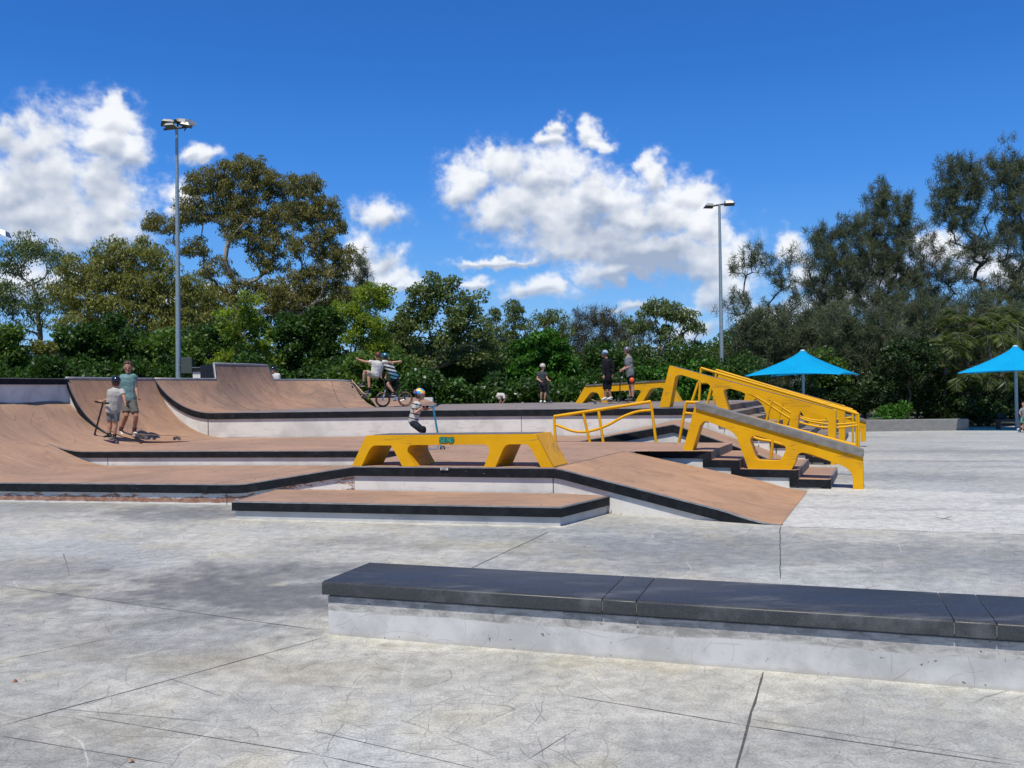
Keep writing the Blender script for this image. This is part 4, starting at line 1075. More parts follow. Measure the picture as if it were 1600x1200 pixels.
rail('farther yellow handrail across the long stairs, seen between the ledge legs', R3A[:2], R3B[:2], [(1131,585),(1332,640)],
     [(1131,585,1127,628,Z3),(1232,632,1228,660,.6),(1332,641,1333,690,0)],
     [[(1200,622),(1225,634),(1250,650),(1275,657),(1300,656),(1332,652)]], .026)
# yellow lit blocks at the back of the stairs
for (x0, x1, y0, y1, lb) in ((1141,1163,631,640,'small yellow step block seen through the tall ledge, the left and upper one'), (1166,1187,639,649,'small yellow step block seen through the tall ledge, the right and lower one')):
    a = D(x0, y0, 23.2); c = D(x1, y1, 22.9); root = MB()
    root.box(((a.x+c.x)/2, 23.2, (a.z+c.z)/2-.25), (abs(c.x-a.x), .5, abs(a.z-c.z)+.5), rz=R(-22))
    o = root.build('step_block', M_yel, None, bevel=.012); tag(o, lb, 'block')

# ================================================================ shade umbrellas and light poles
def mat_fabric(name, col):
    mt, nt = new_mat(name); b = NB(nt); p = b.obj()
    n = b.noise(b.mapping(p, scale=(1,1,.3)), 1.5, 3, .5)
    c = b.mix(b.mapr(n, .3, .7), col, tuple(q*.9 for q in col))
    d_ = b.n('ShaderNodeBsdfDiffuse'); b.l(c, d_.inputs[0]); t_ = b.n('ShaderNodeBsdfTranslucent'); b.l(c, t_.inputs[0])
    mx = b.n('ShaderNodeMixShader'); mx.inputs[0].default_value = .35; b.l(d_.outputs[0], mx.inputs[1]); b.l(t_.outputs[0], mx.inputs[2])
    b.out(mx.outputs[0]); return mt
M_blue = mat_fabric('bright_blue_shade_cloth', (.010,.42,.80))
M_seam = mat_fabric('pale_blue_webbing', (.030,.50,.84))
WORLD_PARENT = False
def umbrella(label, px, ptop, ypole_base, Yd, hw, rot):
    root = empty('shade_umbrella', (D(px, 600, Yd).x, Yd, -.75)); tag(root, label, 'shade umbrella', 'blue shade umbrellas beside the slab')
    top = D(px, ptop, Yd).z+.75
    n = 12; rings = []; rise = 1.28
    Rm = Matrix.Rotation(rot, 3, 'Z')
    for j in range(n+1):
        t = j/n; ring = []
        for s in range(4):
            a0 = R(45+90*s); a1 = R(135+90*s)
            for i in range(12):
                u_ = i/12; c0 = Vector((math.cos(a0), math.sin(a0), 0))*hw; c1 = Vector((math.cos(a1), math.sin(a1), 0))*hw
                e = c0.lerp(c1, u_); inw = 4*u_*(1-u_)*.075; e = e*(1-inw)          # edge scalloped inwards
                # ridge lines pulled up, panels sag
                z = top - rise*(t**.74)
                sag = .10*4*u_*(1-u_)*t*t
                p = Rm @ (e*(.015+.985*t)); ring.append((p.x, p.y, z+sag))
        rings.append(ring)
    mb = MB(); m_ = 48
    for r_ in rings: mb.v += r_
    mb.f += [(j*m_+i, (j+1)*m_+i, (j+1)*m_+(i+1)%m_, j*m_+(i+1)%m_) for j in range(n) for i in range(m_)]
    mb.build('canopy', M_blue, root, smooth='auto')
    mb = MB()
    for s_ in range(4): mb.tube([Vector(r_[s_*12])+Vector((0,0,.006)) for r_ in rings], .016, 5)
    for s_ in range(4): mb.tube([Vector(r_[s_*12+6])+Vector((0,0,.002)) for r_ in rings], .008, 4)
    mb.tube([Vector(p_) for p_ in rings[-1]]+[Vector(rings[-1][0])], .018, 5)
    mb.build('seam', M_seam, root, smooth=True)
    mb = MB(); mb.tube([(0,0,0),(0,0,top-.05)], .075, 12); mb.build('pole', M_galv, root, smooth='auto')
    mb = MB(); mb.ell((0,0,top-.05), (.13,.13,.08)); mb.build('finial', mat_plain('pale_cap', (.30,.55,.68), .4), root, smooth=True)
    mb = MB()
    for s in range(4):
        a0 = R(45+90*s)+rot; mb.tube([(0,0,top-.35), (math.cos(a0)*hw*.96, math.sin(a0)*hw*.96, top-rise-.03)], .03, 6)
    mb.build('rib_frame', M_galv, root)
    return root
umbrella('bright blue pointed shade umbrella behind the yellow ledges, left of the other one', 1255, 547, 0, 45, 3.2, R(-32))
umbrella('bright blue pointed shade umbrella at the right edge of the photo', 1587.5, 540, 0, 42.5, 3.2, R(-32))

def flood(mb_h, mb_g, c, az, tilt, s=1.0):
    M_ = Matrix.Translation(c) @ Matrix.Rotation(az, 4, 'Z') @ Matrix.Rotation(tilt, 4, 'X')
    hs = [(-.36,-.25,0),(.36,-.25,0),(.30,.27,.05),(-.30,.27,.05),(-.22,-.12,.20),(.22,-.12,.20),(.2,.20,.20),(-.2,.20,.20)]
    mb_h.add([M_ @ (Vector(v)*s) for v in hs], [(4,5,6,7),(0,1,5,4),(1,2,6,5),(2,3,7,6),(3,0,4,7)])
    mb_g.add([M_ @ (Vector(v)*s) for v in ((-.33,-.22,-.008),(.33,-.22,-.008),(.28,.24,.04),(-.28,.24,.04))], [(3,2,1,0)])
M_head = mat_steel('floodlight_housing', (.30,.30,.29), (.42,.41,.39), .4, .3); M_glass = mat_plain('floodlight_glass', (.10,.11,.11), .12)
def light_pole(label, px, ptop, Yd, zb_, heads, r0, r1, arm, lean=0.0):
    top = D(px, ptop, Yd); root = empty('floodlight_pole', (D(px+lean, 590, Yd).x, Yd, zb_)); tag(root, label, 'light pole', 'floodlight poles')
    ox, H_ = top.x-root.location.x, top.z-zb_
    mb = MB(); mb.tube([(0,0,0),(ox*.5,0,H_*.5),(ox,0,H_)], [r0,(r0+r1)/2,r1], 14); mb.build('pole', M_galv, root, smooth='auto')
    mb = MB(); mb.tube([Vector((ox,0,H_-.05))+Vector(a) for a in arm], .045, 8); mb.build('crossarm', M_dark, root)
    for (hx, hy, hz, az_, ti, s) in heads:
        h = MB(); g2 = MB(); flood(h, g2, Vector((ox+hx*.9, hy*.9, H_+hz*.8)), az_, ti, s*.76); f = h.build('floodlight', M_head, root); g2.build('lens', M_glass, f)
        yk = MB(); yk.tube([(ox+hx*.55, hy*.55, H_-.05), (ox+hx, hy, H_+hz+.12)], .03, 6); yk.build('bracket', M_dark, root)
    return root
light_pole('tall grey floodlight pole behind the quarter pipe at the left, with a cluster of lamps', 276, 200, 35, -.45,
    [(-.32,-.15,.12,R(200),R(12),1.0),(-.10,-.4,-.12,R(170),R(8),.9),(.45,-.2,.12,R(75),R(10),1.05),(.42,.35,.30,R(60),R(10),1.0),(-.05,.3,.35,R(300),R(-25),.9),(.55,-.35,-.05,R(95),R(6),.9)], .125, .055, [(-.5,0,0),(.6,0,.1)], 2.5)
light_pole('tall grey floodlight pole beyond the yellow ledges with lamps at both arm ends', 1124, 319, 46, -.78,
    [(-.62,-.1,-.22,R(190),R(8),.95),(-.50,.3,-.05,R(190),R(8),.8),(.55,-.1,-.08,R(170),R(8),1.0),(.60,.3,.12,R(175),R(8),.9)], .13, .06, [(-.75,0,-.12),(0,0,.02),(.8,0,.10)], 4)
mb = MB(); lp = empty('floodlight_pole', (-27.55, 48, -.78)); tag(lp, 'floodlight pole at the far left edge, only a lamp corner showing', 'light pole', 'floodlight poles')
h = MB(); g2 = MB(); flood(h, g2, Vector((.35,0,11.0)), R(100), R(20), 1.3); f = h.build('floodlight', M_head, lp); g2.build('lens', M_glass, f)
mb.tube([(-.9,0,0),(-.9,0,11.3)], [.13,.06], 12); mb.build('pole', M_galv, lp, smooth='auto')
mb = MB(); mb.tube([(-.9,0,11.2),(.3,0,11.1)], .045, 6); mb.build('crossarm', M_dark, lp)
# small green box on the left pole
cb = MB(); c_ = D(293, 571, 34.8); cb.box(c_, (.42,.25,.62)); cb.tube([(c_.x-.35, c_.y+.1, c_.z), (c_.x-.1, c_.y+.1, c_.z)], .03, 6)
o = cb.build('control_box', mat_plain('grey_green_box', (.05,.065,.055), .6), None, bevel=.01); tag(o, 'small dark green box fixed beside the left floodlight pole', 'electrical box')
# ================================================================ vegetation
def mat_leaf(name, dark, light, trans=.35, rough=.5, spec=.35):
    mt, nt = new_mat(name); b = NB(nt)
    an = b.n('ShaderNodeAttribute'); an.attribute_name = 'tint'
    rp = b.n('ShaderNodeValToRGB'); b.l(an.outputs['Fac'], rp.inputs[0]); e = rp.color_ramp.elements
    e[0].position = .05; e[0].color = (*dark, 1); e[1].position = .95; e[1].color = (*light, 1)
    p = b.bsdf(rp.outputs[0], rough, spec=spec)
    t = b.n('ShaderNodeBsdfTranslucent'); tc = b.mix(.5, rp.outputs[0], tuple(min(1, c*1.6) for c in (light[0], light[1], light[2]*.5))); b.l(tc, t.inputs[0])
    mx = b.n('ShaderNodeMixShader'); mx.inputs[0].default_value = trans; b.l(p, mx.inputs[1]); b.l(t.outputs[0], mx.inputs[2])
    b.out(mx.outputs[0]); return mt
def mat_bark(name, c1, c2):
    mt, nt = new_mat(name); b = NB(nt); p = b.obj()
    n = b.noise(b.mapping(p, scale=(1,1,.25)), 3, 5, .7)
    b.out(b.bsdf(b.mix(b.mapr(n, .4, .62), c1, c2), .85, bump=n, bstr=.4)); return mt
LEAF = {
 'brown': mat_leaf('eucalypt_leaf_bronze', (.068,.080,.020), (.235,.215,.062)),
 'olive': mat_leaf('eucalypt_leaf_olive', (.105,.125,.024), (.260,.260,.060)),
 'grey': mat_leaf('grey_green_leaf', (.054,.090,.026), (.165,.215,.066)),
 'dark': mat_leaf('dark_glossy_leaf', (.014,.040,.006), (.055,.125,.016), .25, .5, .3),
 'fig': mat_leaf('bright_glossy_leaf', (.020,.072,.005), (.062,.180,.014), .28, .5, .3),
 'lime': mat_leaf('yellow_green_leaf', (.115,.180,.016), (.260,.340,.036), .5),
 'mid': mat_leaf('mid_green_leaf', (.038,.084,.012), (.120,.205,.030)),
 'oak': mat_leaf('sheoak_needles', (.036,.056,.030), (.150,.172,.098), .3, .6, .2),
 'oakb': mat_leaf('sheoak_needles_brown', (.045,.050,.026), (.135,.120,.070), .3, .6, .2),
 'far': mat_leaf('distant_leaf', (.030,.048,.026), (.075,.098,.052), .3),
 'palm': mat_leaf('palm_frond', (.020,.050,.008), (.105,.135,.025), .3, .45, .35),
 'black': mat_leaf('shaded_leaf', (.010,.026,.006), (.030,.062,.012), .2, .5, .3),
 'white': mat_leaf('white_flower', (.62,.62,.55), (.80,.80,.74), .3),
}
BARK = {'pale': mat_bark('pale_bark', (.36,.32,.27), (.20,.17,.14)), 'grey': mat_bark('grey_bark', (.16,.14,.12), (.085,.075,.065)), 'dark': mat_bark('dark_bark', (.055,.047,.040), (.030,.026,.022))}
def unit(a): return a/np.maximum(1e-9, np.linalg.norm(a, axis=-1, keepdims=True))
def leaf_obj(name, cen, dirs, L, Wd, tint, mat, parent):
    N = len(cen); r_ = unit(rng.normal(size=(N, 3))); s = unit(np.cross(dirs, r_))
    L = L[:, None]; Wd = Wd[:, None]
    v = np.stack([cen-dirs*L*.5, cen+s*Wd*.5-dirs*L*.05, cen+dirs*L*.5, cen-s*Wd*.5-dirs*L*.05], 1).reshape(-1, 3)
    me = bpy.data.meshes.new(name); me.vertices.add(4*N); me.vertices.foreach_set('co', v.astype(np.float32).ravel())
    me.loops.add(4*N); me.loops.foreach_set('vertex_index', np.arange(4*N, dtype=np.int32))
    me.polygons.add(N); me.polygons.foreach_set('loop_start', np.arange(0, 4*N, 4, dtype=np.int32)); me.update()
    at = me.attributes.new('tint', 'FLOAT', 'POINT'); at.data.foreach_set('value', np.repeat(np.clip(tint, 0, 1), 4).astype(np.float32))
    return link_mesh(name, me, mat, parent)
def branch_obj(name, P0, P1, r0, r1, mat, parent, n=5):
    P0, P1 = np.array(P0, float), np.array(P1, float); d = unit(P1-P0)
    ref = np.where(np.abs(d[:, 2:3]) > .9, np.array([[1., 0, 0]]), np.array([[0, 0, 1.]])); a = unit(np.cross(d, ref)); c = np.cross(d, a)
    th = np.arange(n)*2*np.pi/n; ct, st_ = np.cos(th)[None, :, None], np.sin(th)[None, :, None]
    ring = a[:, None]*ct + c[:, None]*st_
    v = np.concatenate([P0[:, None]+ring*np.array(r0)[:, None, None], P1[:, None]+ring*np.array(r1)[:, None, None]], 1).reshape(-1, 3)
    N = len(P0); i = np.arange(n); q = np.stack([i, (i+1) % n, n+(i+1) % n, n+i], -1)[None]+(np.arange(N)*2*n)[:, None, None]; q = q.reshape(-1, 4)
    me = bpy.data.meshes.new(name); me.vertices.add(len(v)); me.vertices.foreach_set('co', v.astype(np.float32).ravel())
    me.loops.add(q.size); me.loops.foreach_set('vertex_index', q.astype(np.int32).ravel())
    me.polygons.add(len(q)); me.polygons.foreach_set('loop_start', np.arange(0, q.size, 4, dtype=np.int32)); me.update()
    me.polygons.foreach_set('use_smooth', [True]*len(q))
    return link_mesh(name, me, mat, parent)
def clump_leaves(cs, rad, n, species, flat=.7, ctint=None):
    """leaves scattered in clumps -> centre, direction, length, width, tint"""
    K = len(cs); idx = np.repeat(np.arange(K), n); N = len(idx)
    o = unit(rng.normal(size=(N, 3)))*(rng.random((N, 1))**.45); o[:, 2] *= flat
    r_ = np.repeat(rad, n)[:, None]; c = cs[idx]+o*r_
    ct = (rng.random(K) if ctint is None else ctint)[idx]
    tint = .5*ct+.5*rng.random(N)
    g_ = rng.normal(size=(N, 3))
    if species == 'euc': d_ = unit(g_*.55+np.array([0, 0, -.8])+o*.4); L = rng.uniform(.16, .30, N); Wd = L*.27; c[:, 2] -= .25*r_[:, 0]*np.abs(o[:, 0])
    elif species == 'oak': d_ = unit(g_*.35+o*.7+np.array([0, 0, .15])); L = rng.uniform(.28, .62, N); Wd = np.full(N, .030)
    elif species == 'far': d_ = unit(g_); L = rng.uniform(.3, .55, N); Wd = L*.45
    elif species == 'small': d_ = unit(g_+np.array([0, 0, -.2])); L = rng.uniform(.09, .17, N); Wd = L*.5
    else: d_ = unit(g_+np.array([0, 0, -.15])+o*.5); L = rng.uniform(.13, .23, N); Wd = L*.52
    return c, d_, L, Wd, tint
def skeleton(base, top, cs, r_trunk, wob=.25, forks=1.0, rtip=.022, lift=.25):
    """grow branches from a leaning trunk to every clump centre"""
    nodes = [np.array(base, float)]; par = [-1]; plen = [0.0]
    nt_ = 7
    for k in range(1, nt_+1):
        t = k/nt_; p = nodes[0]*(1-t)+np.array(top)*t+rng.normal(size=3)*wob*.25*np.array([1, 1, 0]); nodes.append(p); par.append(len(nodes)-2); plen.append(plen[-1]+np.linalg.norm(nodes[-1]-nodes[-2]))
    order = np.argsort(np.linalg.norm(cs-np.array(top), axis=1)); tipn = []
    for ci in order:
        c = cs[ci]; A = np.array(nodes); d_ = np.linalg.norm(A-c, axis=1); dz = c[2]-A[:, 2]
        cost = d_+.30*np.array(plen)*forks+np.where(dz < .15*d_, 3.0, 0)+np.where(A[:, 2] < base[2]+.28*(top[2]-base[2]), 4, 0)
        j = int(np.argmin(cost)); p0 = nodes[j]; dist = d_[j]; n = max(2, int(dist/.9))
        pd = unit(p0-nodes[par[j]]) if par[j] >= 0 else np.array([0, 0, 1.])
        m_ = p0+(c-p0)*.45+pd*dist*.16+np.array([0, 0, dist*lift*.4])
        last = j
        for k in range(1, n+1):
            t = k/n; q = p0*(1-t)**2+m_*2*t*(1-t)+c*t*t+(rng.normal(size=3)*.06*dist**.5 if k < n else 0)
            nodes.append(q); par.append(last); plen.append(plen[last]+np.linalg.norm(q-nodes[last])); last = len(nodes)-1
        tipn.append(last)
    cnt = np.zeros(len(nodes))
    for t_ in tipn: cnt[t_] += 1
    for i in range(len(nodes)-1, 0, -1): cnt[par[i]] += cnt[i]
    rad = rtip*np.maximum(cnt, 1)**.46; rad = rad*np.minimum(1, r_trunk/rad.max()*1.0) if rad.max() > r_trunk else rad*(1+(r_trunk/rad.max()-1)*(cnt/cnt.max())**.5)
    i = np.arange(1, len(nodes)); A = np.array(nodes); p_ = np.array(par)[1:]
    return A[p_], A[i], np.maximum(rad[p_]*.98, rad[i]), rad[i]
def lump_centres(Y, lumps, dens, ry=.8, mul=1.0, soft=False):
    out = []
    for l in lumps:
        px, py, rx, rz = l[:4]; n = max(2, int(dens*(l[4] if len(l) > 4 else 1)*rx*rz*mul/(95 if Y > 45 else 130)))
        c = np.array(D(px, py, Y)); s = Y/FPX
        o = rng.normal(size=(n, 3))*np.array([.52,.5,.62]) if soft else unit(rng.normal(size=(n, 3)))*(rng.random((n, 1))**.40)
        out.append(c+o*np.array([rx*s, (rx+rz)/2*s*ry, rz*s]))
    return np.concatenate(out)
WORLD_PARENT = True
def tree(name, label, Y, bpx, lumps, kind, leaf, bark='grey', dens=1.0, crad=(.7, 1.1), nl=120, rt=.25, top=None, cat='tree', grp_=None, flat=.7, forks=1, ry=.8, zb_=None, lift=.25):
    bz = gz(0, Y)-.05 if zb_ is None else zb_; base = D(bpx, 600, Y); base.z = bz
    root = empty(name, base); tag(root, label, cat, grp_)
    MUL, RAD, NLF, FL = {'euc': (3.2,.70,.42,.85), 'oak': (5.0,.42,.155,1.8)}.get(kind, (1.25,.92,.85,1.0))
    cs = lump_centres(Y, lumps, dens, ry, MUL, kind == 'oak'); cs[:, 2] = np.maximum(cs[:, 2], bz+.4)
    tp = np.array(D(*(top or (lumps[0][0]*.5+bpx*.5, max(l[1] for l in lumps))), Y)); tp[2] = max(tp[2], bz+1.0)
    P0, P1, a, c = skeleton(np.array(base), tp, cs, rt*(.55 if kind == 'oak' else .66), rtip=.0095, forks=forks, lift=lift)
    branch_obj('trunk', P0, P1, a, c, BARK[bark], root)
    rad = rng.uniform(*crad, len(cs))*.78*RAD; lv = clump_leaves(cs, rad, int(nl*.85*NLF), kind, flat*FL)
    leaf_obj('crown', *lv, LEAF[leaf], root)
    return root
T = tree
# --- left group
T('gum_tree', 'open grey green gum tree cut by the left edge of the photo', 56, 62, [(60,385,50,26),(20,400,40,36),(95,420,30,34),(30,460,40,40),(75,480,40,34),(15,520,30,30),(10,470,20,30)], 'euc', 'grey', 'grey', .75, (.8,1.2), 150, .26, top=(62,500))
T('gum_tree', 'broad olive green drooping gum tree left of the floodlight pole', 50, 190, [(200,395,55,26),(150,425,55,35),(230,430,50,40),(110,460,35,30),(190,470,70,40),(260,470,40,36),(140,500,55,34),(230,510,60,34),(285,500,35,30),(300,450,24,24)], 'euc', 'olive', 'pale', 1.15, (.75,1.15), 190, .3, top=(195,520))
T('gum_tree', 'tallest bronze green gum tree with pale forking limbs behind the left floodlight pole', 62, 372, [(385,262,42,22,1.5),(425,285,34,26,1.3),(340,285,38,26,1.3),(300,290,24,20),(385,300,40,24),(295,330,36,24,1.2),(252,352,26,18,1.3),(240,345,16,14),(430,330,36,28),(350,340,40,20,.6),(300,385,34,18,.9),(400,370,50,22,.9),(340,420,34,20,.9),(420,410,36,24,.9),(380,345,40,22,.9),(380,455,46,24,.9),(360,315,44,26,.8),(420,375,40,26,.8),(455,340,24,30,.9),(440,470,30,30,1),(330,465,34,24,.8)],
  'euc', 'brown', 'pale', 1.15, (.75,1.15), 230, .42, top=(370,470), forks=.6, lift=.5)
T('gum_tree', 'second bronze gum tree joined to the right side of the tallest one', 60, 440, [(475,290,32,20,1.7),(500,325,34,24,1.6),(470,330,30,24),(515,360,28,24,1.2),(525,395,30,22,1.2),(480,385,34,24),(495,430,44,26,1.2),(470,470,44,28,1.1),(540,420,16,20),(445,450,34,24),(535,455,26,20)], 'euc', 'brown', 'pale', 1.15, (.75,1.1), 220, .34, top=(455,480), forks=.6, lift=.5)
T('sheoak_tree', 'small dark pointed sheoak just right of the bronze gum trees', 64, 566, [(565,412,9,14,2),(564,440,16,20,2),(568,470,24,24,1.6)], 'oak', 'oak', 'dark', 1.6, (.6,1.0), 260, .15)
T('fig_tree', 'round dark glossy fig tree below the olive gum at the left', 41, 170, [(165,520,42,26),(120,540,32,30),(205,545,40,32),(160,570,70,26),(110,585,30,26),(225,585,30,26),(185,600,60,20)], 'fig', 'dark', 'dark', 2.2, (.5,.85), 260, .2)
T('bush', 'olive brown bush in front of the dark fig at the far left', 39, 60, [(60,560,32,22),(45,590,40,24),(85,592,26,20)], 'fig', 'olive', 'grey', 1.6, (.45,.7), 170, .08, cat='bush')
T('bush', 'dark low bush at the left edge behind the white topped wall', 38, 12, [(10,560,30,30),(15,600,40,24),(0,530,30,26)], 'fig', 'mid', 'dark', 2.2, (.5,.8), 240, .1, cat='bush')
T('bush', 'dense dark bush behind the head of the man in the teal top', 40, 262, [(255,545,34,36),(285,560,34,40),(240,585,34,26),(295,590,40,26)], 'fig', 'mid', 'dark', 2.4, (.5,.8), 250, .1, cat='bush')
T('fig_tree', 'dark fig tree right of the left floodlight pole base', 43, 325, [(330,520,34,30),(300,545,34,36),(345,560,44,40),(320,590,50,30)], 'fig', 'dark', 'dark', 2.2, (.5,.85), 250, .14)
T('sapling', 'sunlit yellow green young tree right of the left floodlight pole', 39, 385, [(385,478,26,18,1.4),(360,500,26,20,1.2),(405,510,30,24,1.2),(375,540,38,28),(415,550,24,28),(350,555,22,20)], 'fig', 'lime', 'pale', 1.1, (.45,.75), 130, .09, forks=.6)
T('gum_tree', 'dull olive gum tree low behind the lime green sapling', 58, 330, [(320,470,40,30),(300,500,40,30),(345,500,34,26),(280,520,30,26)], 'euc', 'olive', 'grey', 1.3, (.8,1.1), 190, .2)
T('fig_tree', 'wide dark green fig tree behind the rear quarter pipe', 42, 480, [(455,520,34,28),(500,515,38,30),(480,550,60,30),(440,575,34,30),(520,570,34,32),(480,595,60,22)], 'fig', 'dark', 'dark', 2.2, (.5,.85), 250, .16)
T('sheoak_tree', 'dull brown green trees low behind the bronze gums', 66, 500, [(480,470,50,26),(530,480,30,24),(430,490,34,26),(500,500,50,24)], 'euc', 'mid', 'dark', 1.6, (.9,1.2), 200, .2)
T('sapling', 'tall thin lime green tree with pale stems above the skateboarder', 40, 578, [(575,455,26,16,1.2),(600,468,22,18,1.1),(550,480,26,22),(590,500,34,26),(555,520,30,26),(600,535,26,24),(570,560,34,22,.7)], 'small', 'lime', 'pale', 1.5, (.5,.8), 260, .09, forks=.5)
T('bush', 'dense dark bush behind the skateboarder and the bicycle rider', 35, 590, [(560,590,40,34),(610,585,40,38),(640,610,40,24),(590,615,50,20)], 'fig', 'mid', 'dark', 2.6, (.45,.7), 250, .08, cat='bush')
T('brush_box_tree', 'rounded dark olive tree with a straight grey trunk near the centre', 44, 668, [(690,450,50,20,1.3),(655,465,26,22,1.2),(735,475,28,24,1.2),(650,505,30,30),(700,500,50,34),(745,515,24,26),(660,550,36,30),(715,550,44,30),(765,545,18,30)], 'fig', 'grey', 'grey', 1.15, (.55,.9), 190, .18, top=(672,560), forks=.8)
T('brush_box_tree', 'leafy olive tree leaning on the left of the rounded centre tree', 46, 630, [(635,520,26,30),(625,560,30,30),(650,580,30,26)], 'fig', 'grey', 'grey', 1.8, (.5,.85), 220, .12)
T('gum_tree', 'slender tall gum tree between the centre tree and the bright fig', 66, 805, [(805,480,17,12,2.2),(808,500,20,16,1.5),(797,520,16,16),(812,540,20,16)], 'euc', 'grey', 'grey', 1.2, (.6,.95), 170, .15)
T('gum_tree', 'thin dark gum tree left of the slender one', 68, 778, [(775,492,12,12,2),(768,515,16,18,1.5),(782,540,20,20)], 'euc', 'grey', 'grey', 1.3, (.6,.95), 160, .12)
T('gum_tree', 'low rounded gum tree right of the slender one', 72, 860, [(855,496,32,12,1.6),(840,515,26,20),(875,515,26,20),(850,540,44,20)], 'euc', 'grey', 'grey', 1.3, (.8,1.1), 170, .18)
T('fig_tree', 'bright green dense round fig tree behind the boy with the pale helmet', 36, 848, [(850,538,32,18,1.3),(818,560,24,24),(882,562,24,26),(848,575,50,30),(810,600,22,26),(885,602,24,26),(850,610,52,22)], 'fig', 'fig', 'dark', 2.4, (.4,.65), 260, .12)
T('sheoak_tree', 'wide dark sheoak clump far behind the two boys', 74, 935, [(935,495,30,12,1.6),(910,512,26,18),(965,512,30,18),(940,540,56,24),(1000,520,26,22),(900,550,30,20)], 'oak', 'oakb', 'dark', 2.0, (1.0,1.4), 330, .2)
T('gum_tree', 'open gum tree with bare white limbs right of the two boys', 48, 1042, [(1030,482,34,14,1.4),(1062,492,30,16,1.3),(1085,512,22,14,1.1),(1000,505,24,20,1.1),(1045,525,36,20,.8),(1090,540,18,14,.8),(985,545,24,24),(1015,560,26,20,.8),(1060,560,26,18,.6)], 'euc', 'grey', 'pale', 1.25, (.55,.85), 130, .2, top=(1040,575), forks=.5, lift=.4)
T('bush', 'rounded mid green bush behind the high end of the tall yellow ledge', 38, 1070, [(1060,590,40,26),(1100,585,30,24),(1020,600,30,22),(1080,610,60,20)], 'fig', 'fig', 'dark', 2.2, (.4,.65), 230, .07, cat='bush')
T('tree', 'dull green trees left of the right floodlight pole', 58, 1110, [(1110,560,26,20),(1130,540,18,20),(1100,580,34,20)], 'fig', 'mid', 'dark', 1.8, (.6,.9), 200, .12)
# --- right group of sheoaks
T('sheoak_tree', 'thin see through sheoak just right of the right floodlight pole', 56, 1200, [(1165,405,20,12,1.2),(1190,400,26,14,1),(1235,405,14,12),(1150,425,16,12),(1215,430,30,20,.8),(1160,470,30,20,.8),(1235,470,24,26,.9),(1190,500,34,24,.8),(1240,520,26,26)], 'oak', 'oak', 'dark', .95, (.7,1.1), 330, .18, top=(1200,540), forks=.5, lift=.45)
T('sheoak_tree', 'grey green sheoak with a feathery rounded top left of the tallest pair', 58, 1290, [(1275,375,16,12,1.4),(1305,362,22,14,1.4),(1335,352,16,16,1.4),(1290,400,36,24,1.1),(1330,400,34,30,1.1),(1280,440,34,30),(1325,450,34,34),(1290,490,40,34)], 'oak', 'oak', 'dark', 1.3, (.8,1.2), 400, .22, top=(1300,540), forks=.6, lift=.5)
T('sheoak_tree', 'pointed dark sheoak with the highest spire right of centre', 60, 1385, [(1375,300,11,14,2),(1378,325,26,18,1.5),(1370,360,34,26,1.2),(1415,325,12,20,1.8),(1412,360,22,24,1.2),(1385,400,50,30,1.1),(1370,440,44,34),(1415,445,34,34),(1390,490,50,34)], 'oak', 'oak', 'dark', 1.3, (.8,1.2), 420, .24, top=(1385,540), forks=.6, lift=.5)
T('sheoak_tree', 'thin leaning sheoak in the gap before the tallest right hand tree', 62, 1462, [(1455,385,24,16,.9),(1440,410,24,20),(1475,410,20,22,.8),(1450,455,34,30,.9),(1480,470,30,30,.9)], 'oak', 'oakb', 'dark', 1.0, (.8,1.1), 330, .16, top=(1462,540), forks=.5, lift=.5)
T('sheoak_tree', 'largest dark sheoak filling the right edge of the photo', 58, 1540, [(1500,262,30,18,1.3),(1570,262,34,22,1.4),(1485,300,26,24,1.2),(1530,295,40,26,1),(1590,300,30,34,1.2),(1475,330,20,16),(1500,345,34,24,.8),(1580,360,36,36,1.1),(1530,390,34,26,.6),(1500,420,34,24,.6),(1590,430,30,34,1.1),(1540,470,44,30,.8),(1600,480,30,40,1)], 'oak', 'oak', 'dark', 1.3, (.8,1.2), 420, .32, top=(1545,480), forks=.6, lift=.5)
T('sheoak_tree', 'dark sheoak behind the top of the left blue umbrella', 52, 1235, [(1180,520,34,30),(1230,540,40,34),(1160,560,26,34),(1270,520,34,34),(1200,590,60,30),(1150,600,30,30)], 'oak', 'oak', 'dark', 1.9, (.8,1.2), 380, .15, top=(1220,600))
T('sheoak_tree', 'shaded dark sheoak between the two blue umbrellas', 50, 1350, [(1320,520,40,34),(1370,530,44,36),(1300,570,44,30),(1350,590,60,34),(1400,580,40,34)], 'oak', 'oak', 'dark', 1.9, (.8,1.2), 400, .15, top=(1350,600))
T('sheoak_tree', 'shaded dark sheoak behind the palms', 55, 1480, [(1440,500,44,34),(1500,510,50,34),(1560,520,44,40),(1600,540,40,40),(1470,560,60,40),(1560,590,60,40)], 'oak', 'oak', 'dark', 1.9, (.9,1.3), 400, .18, top=(1490,600))
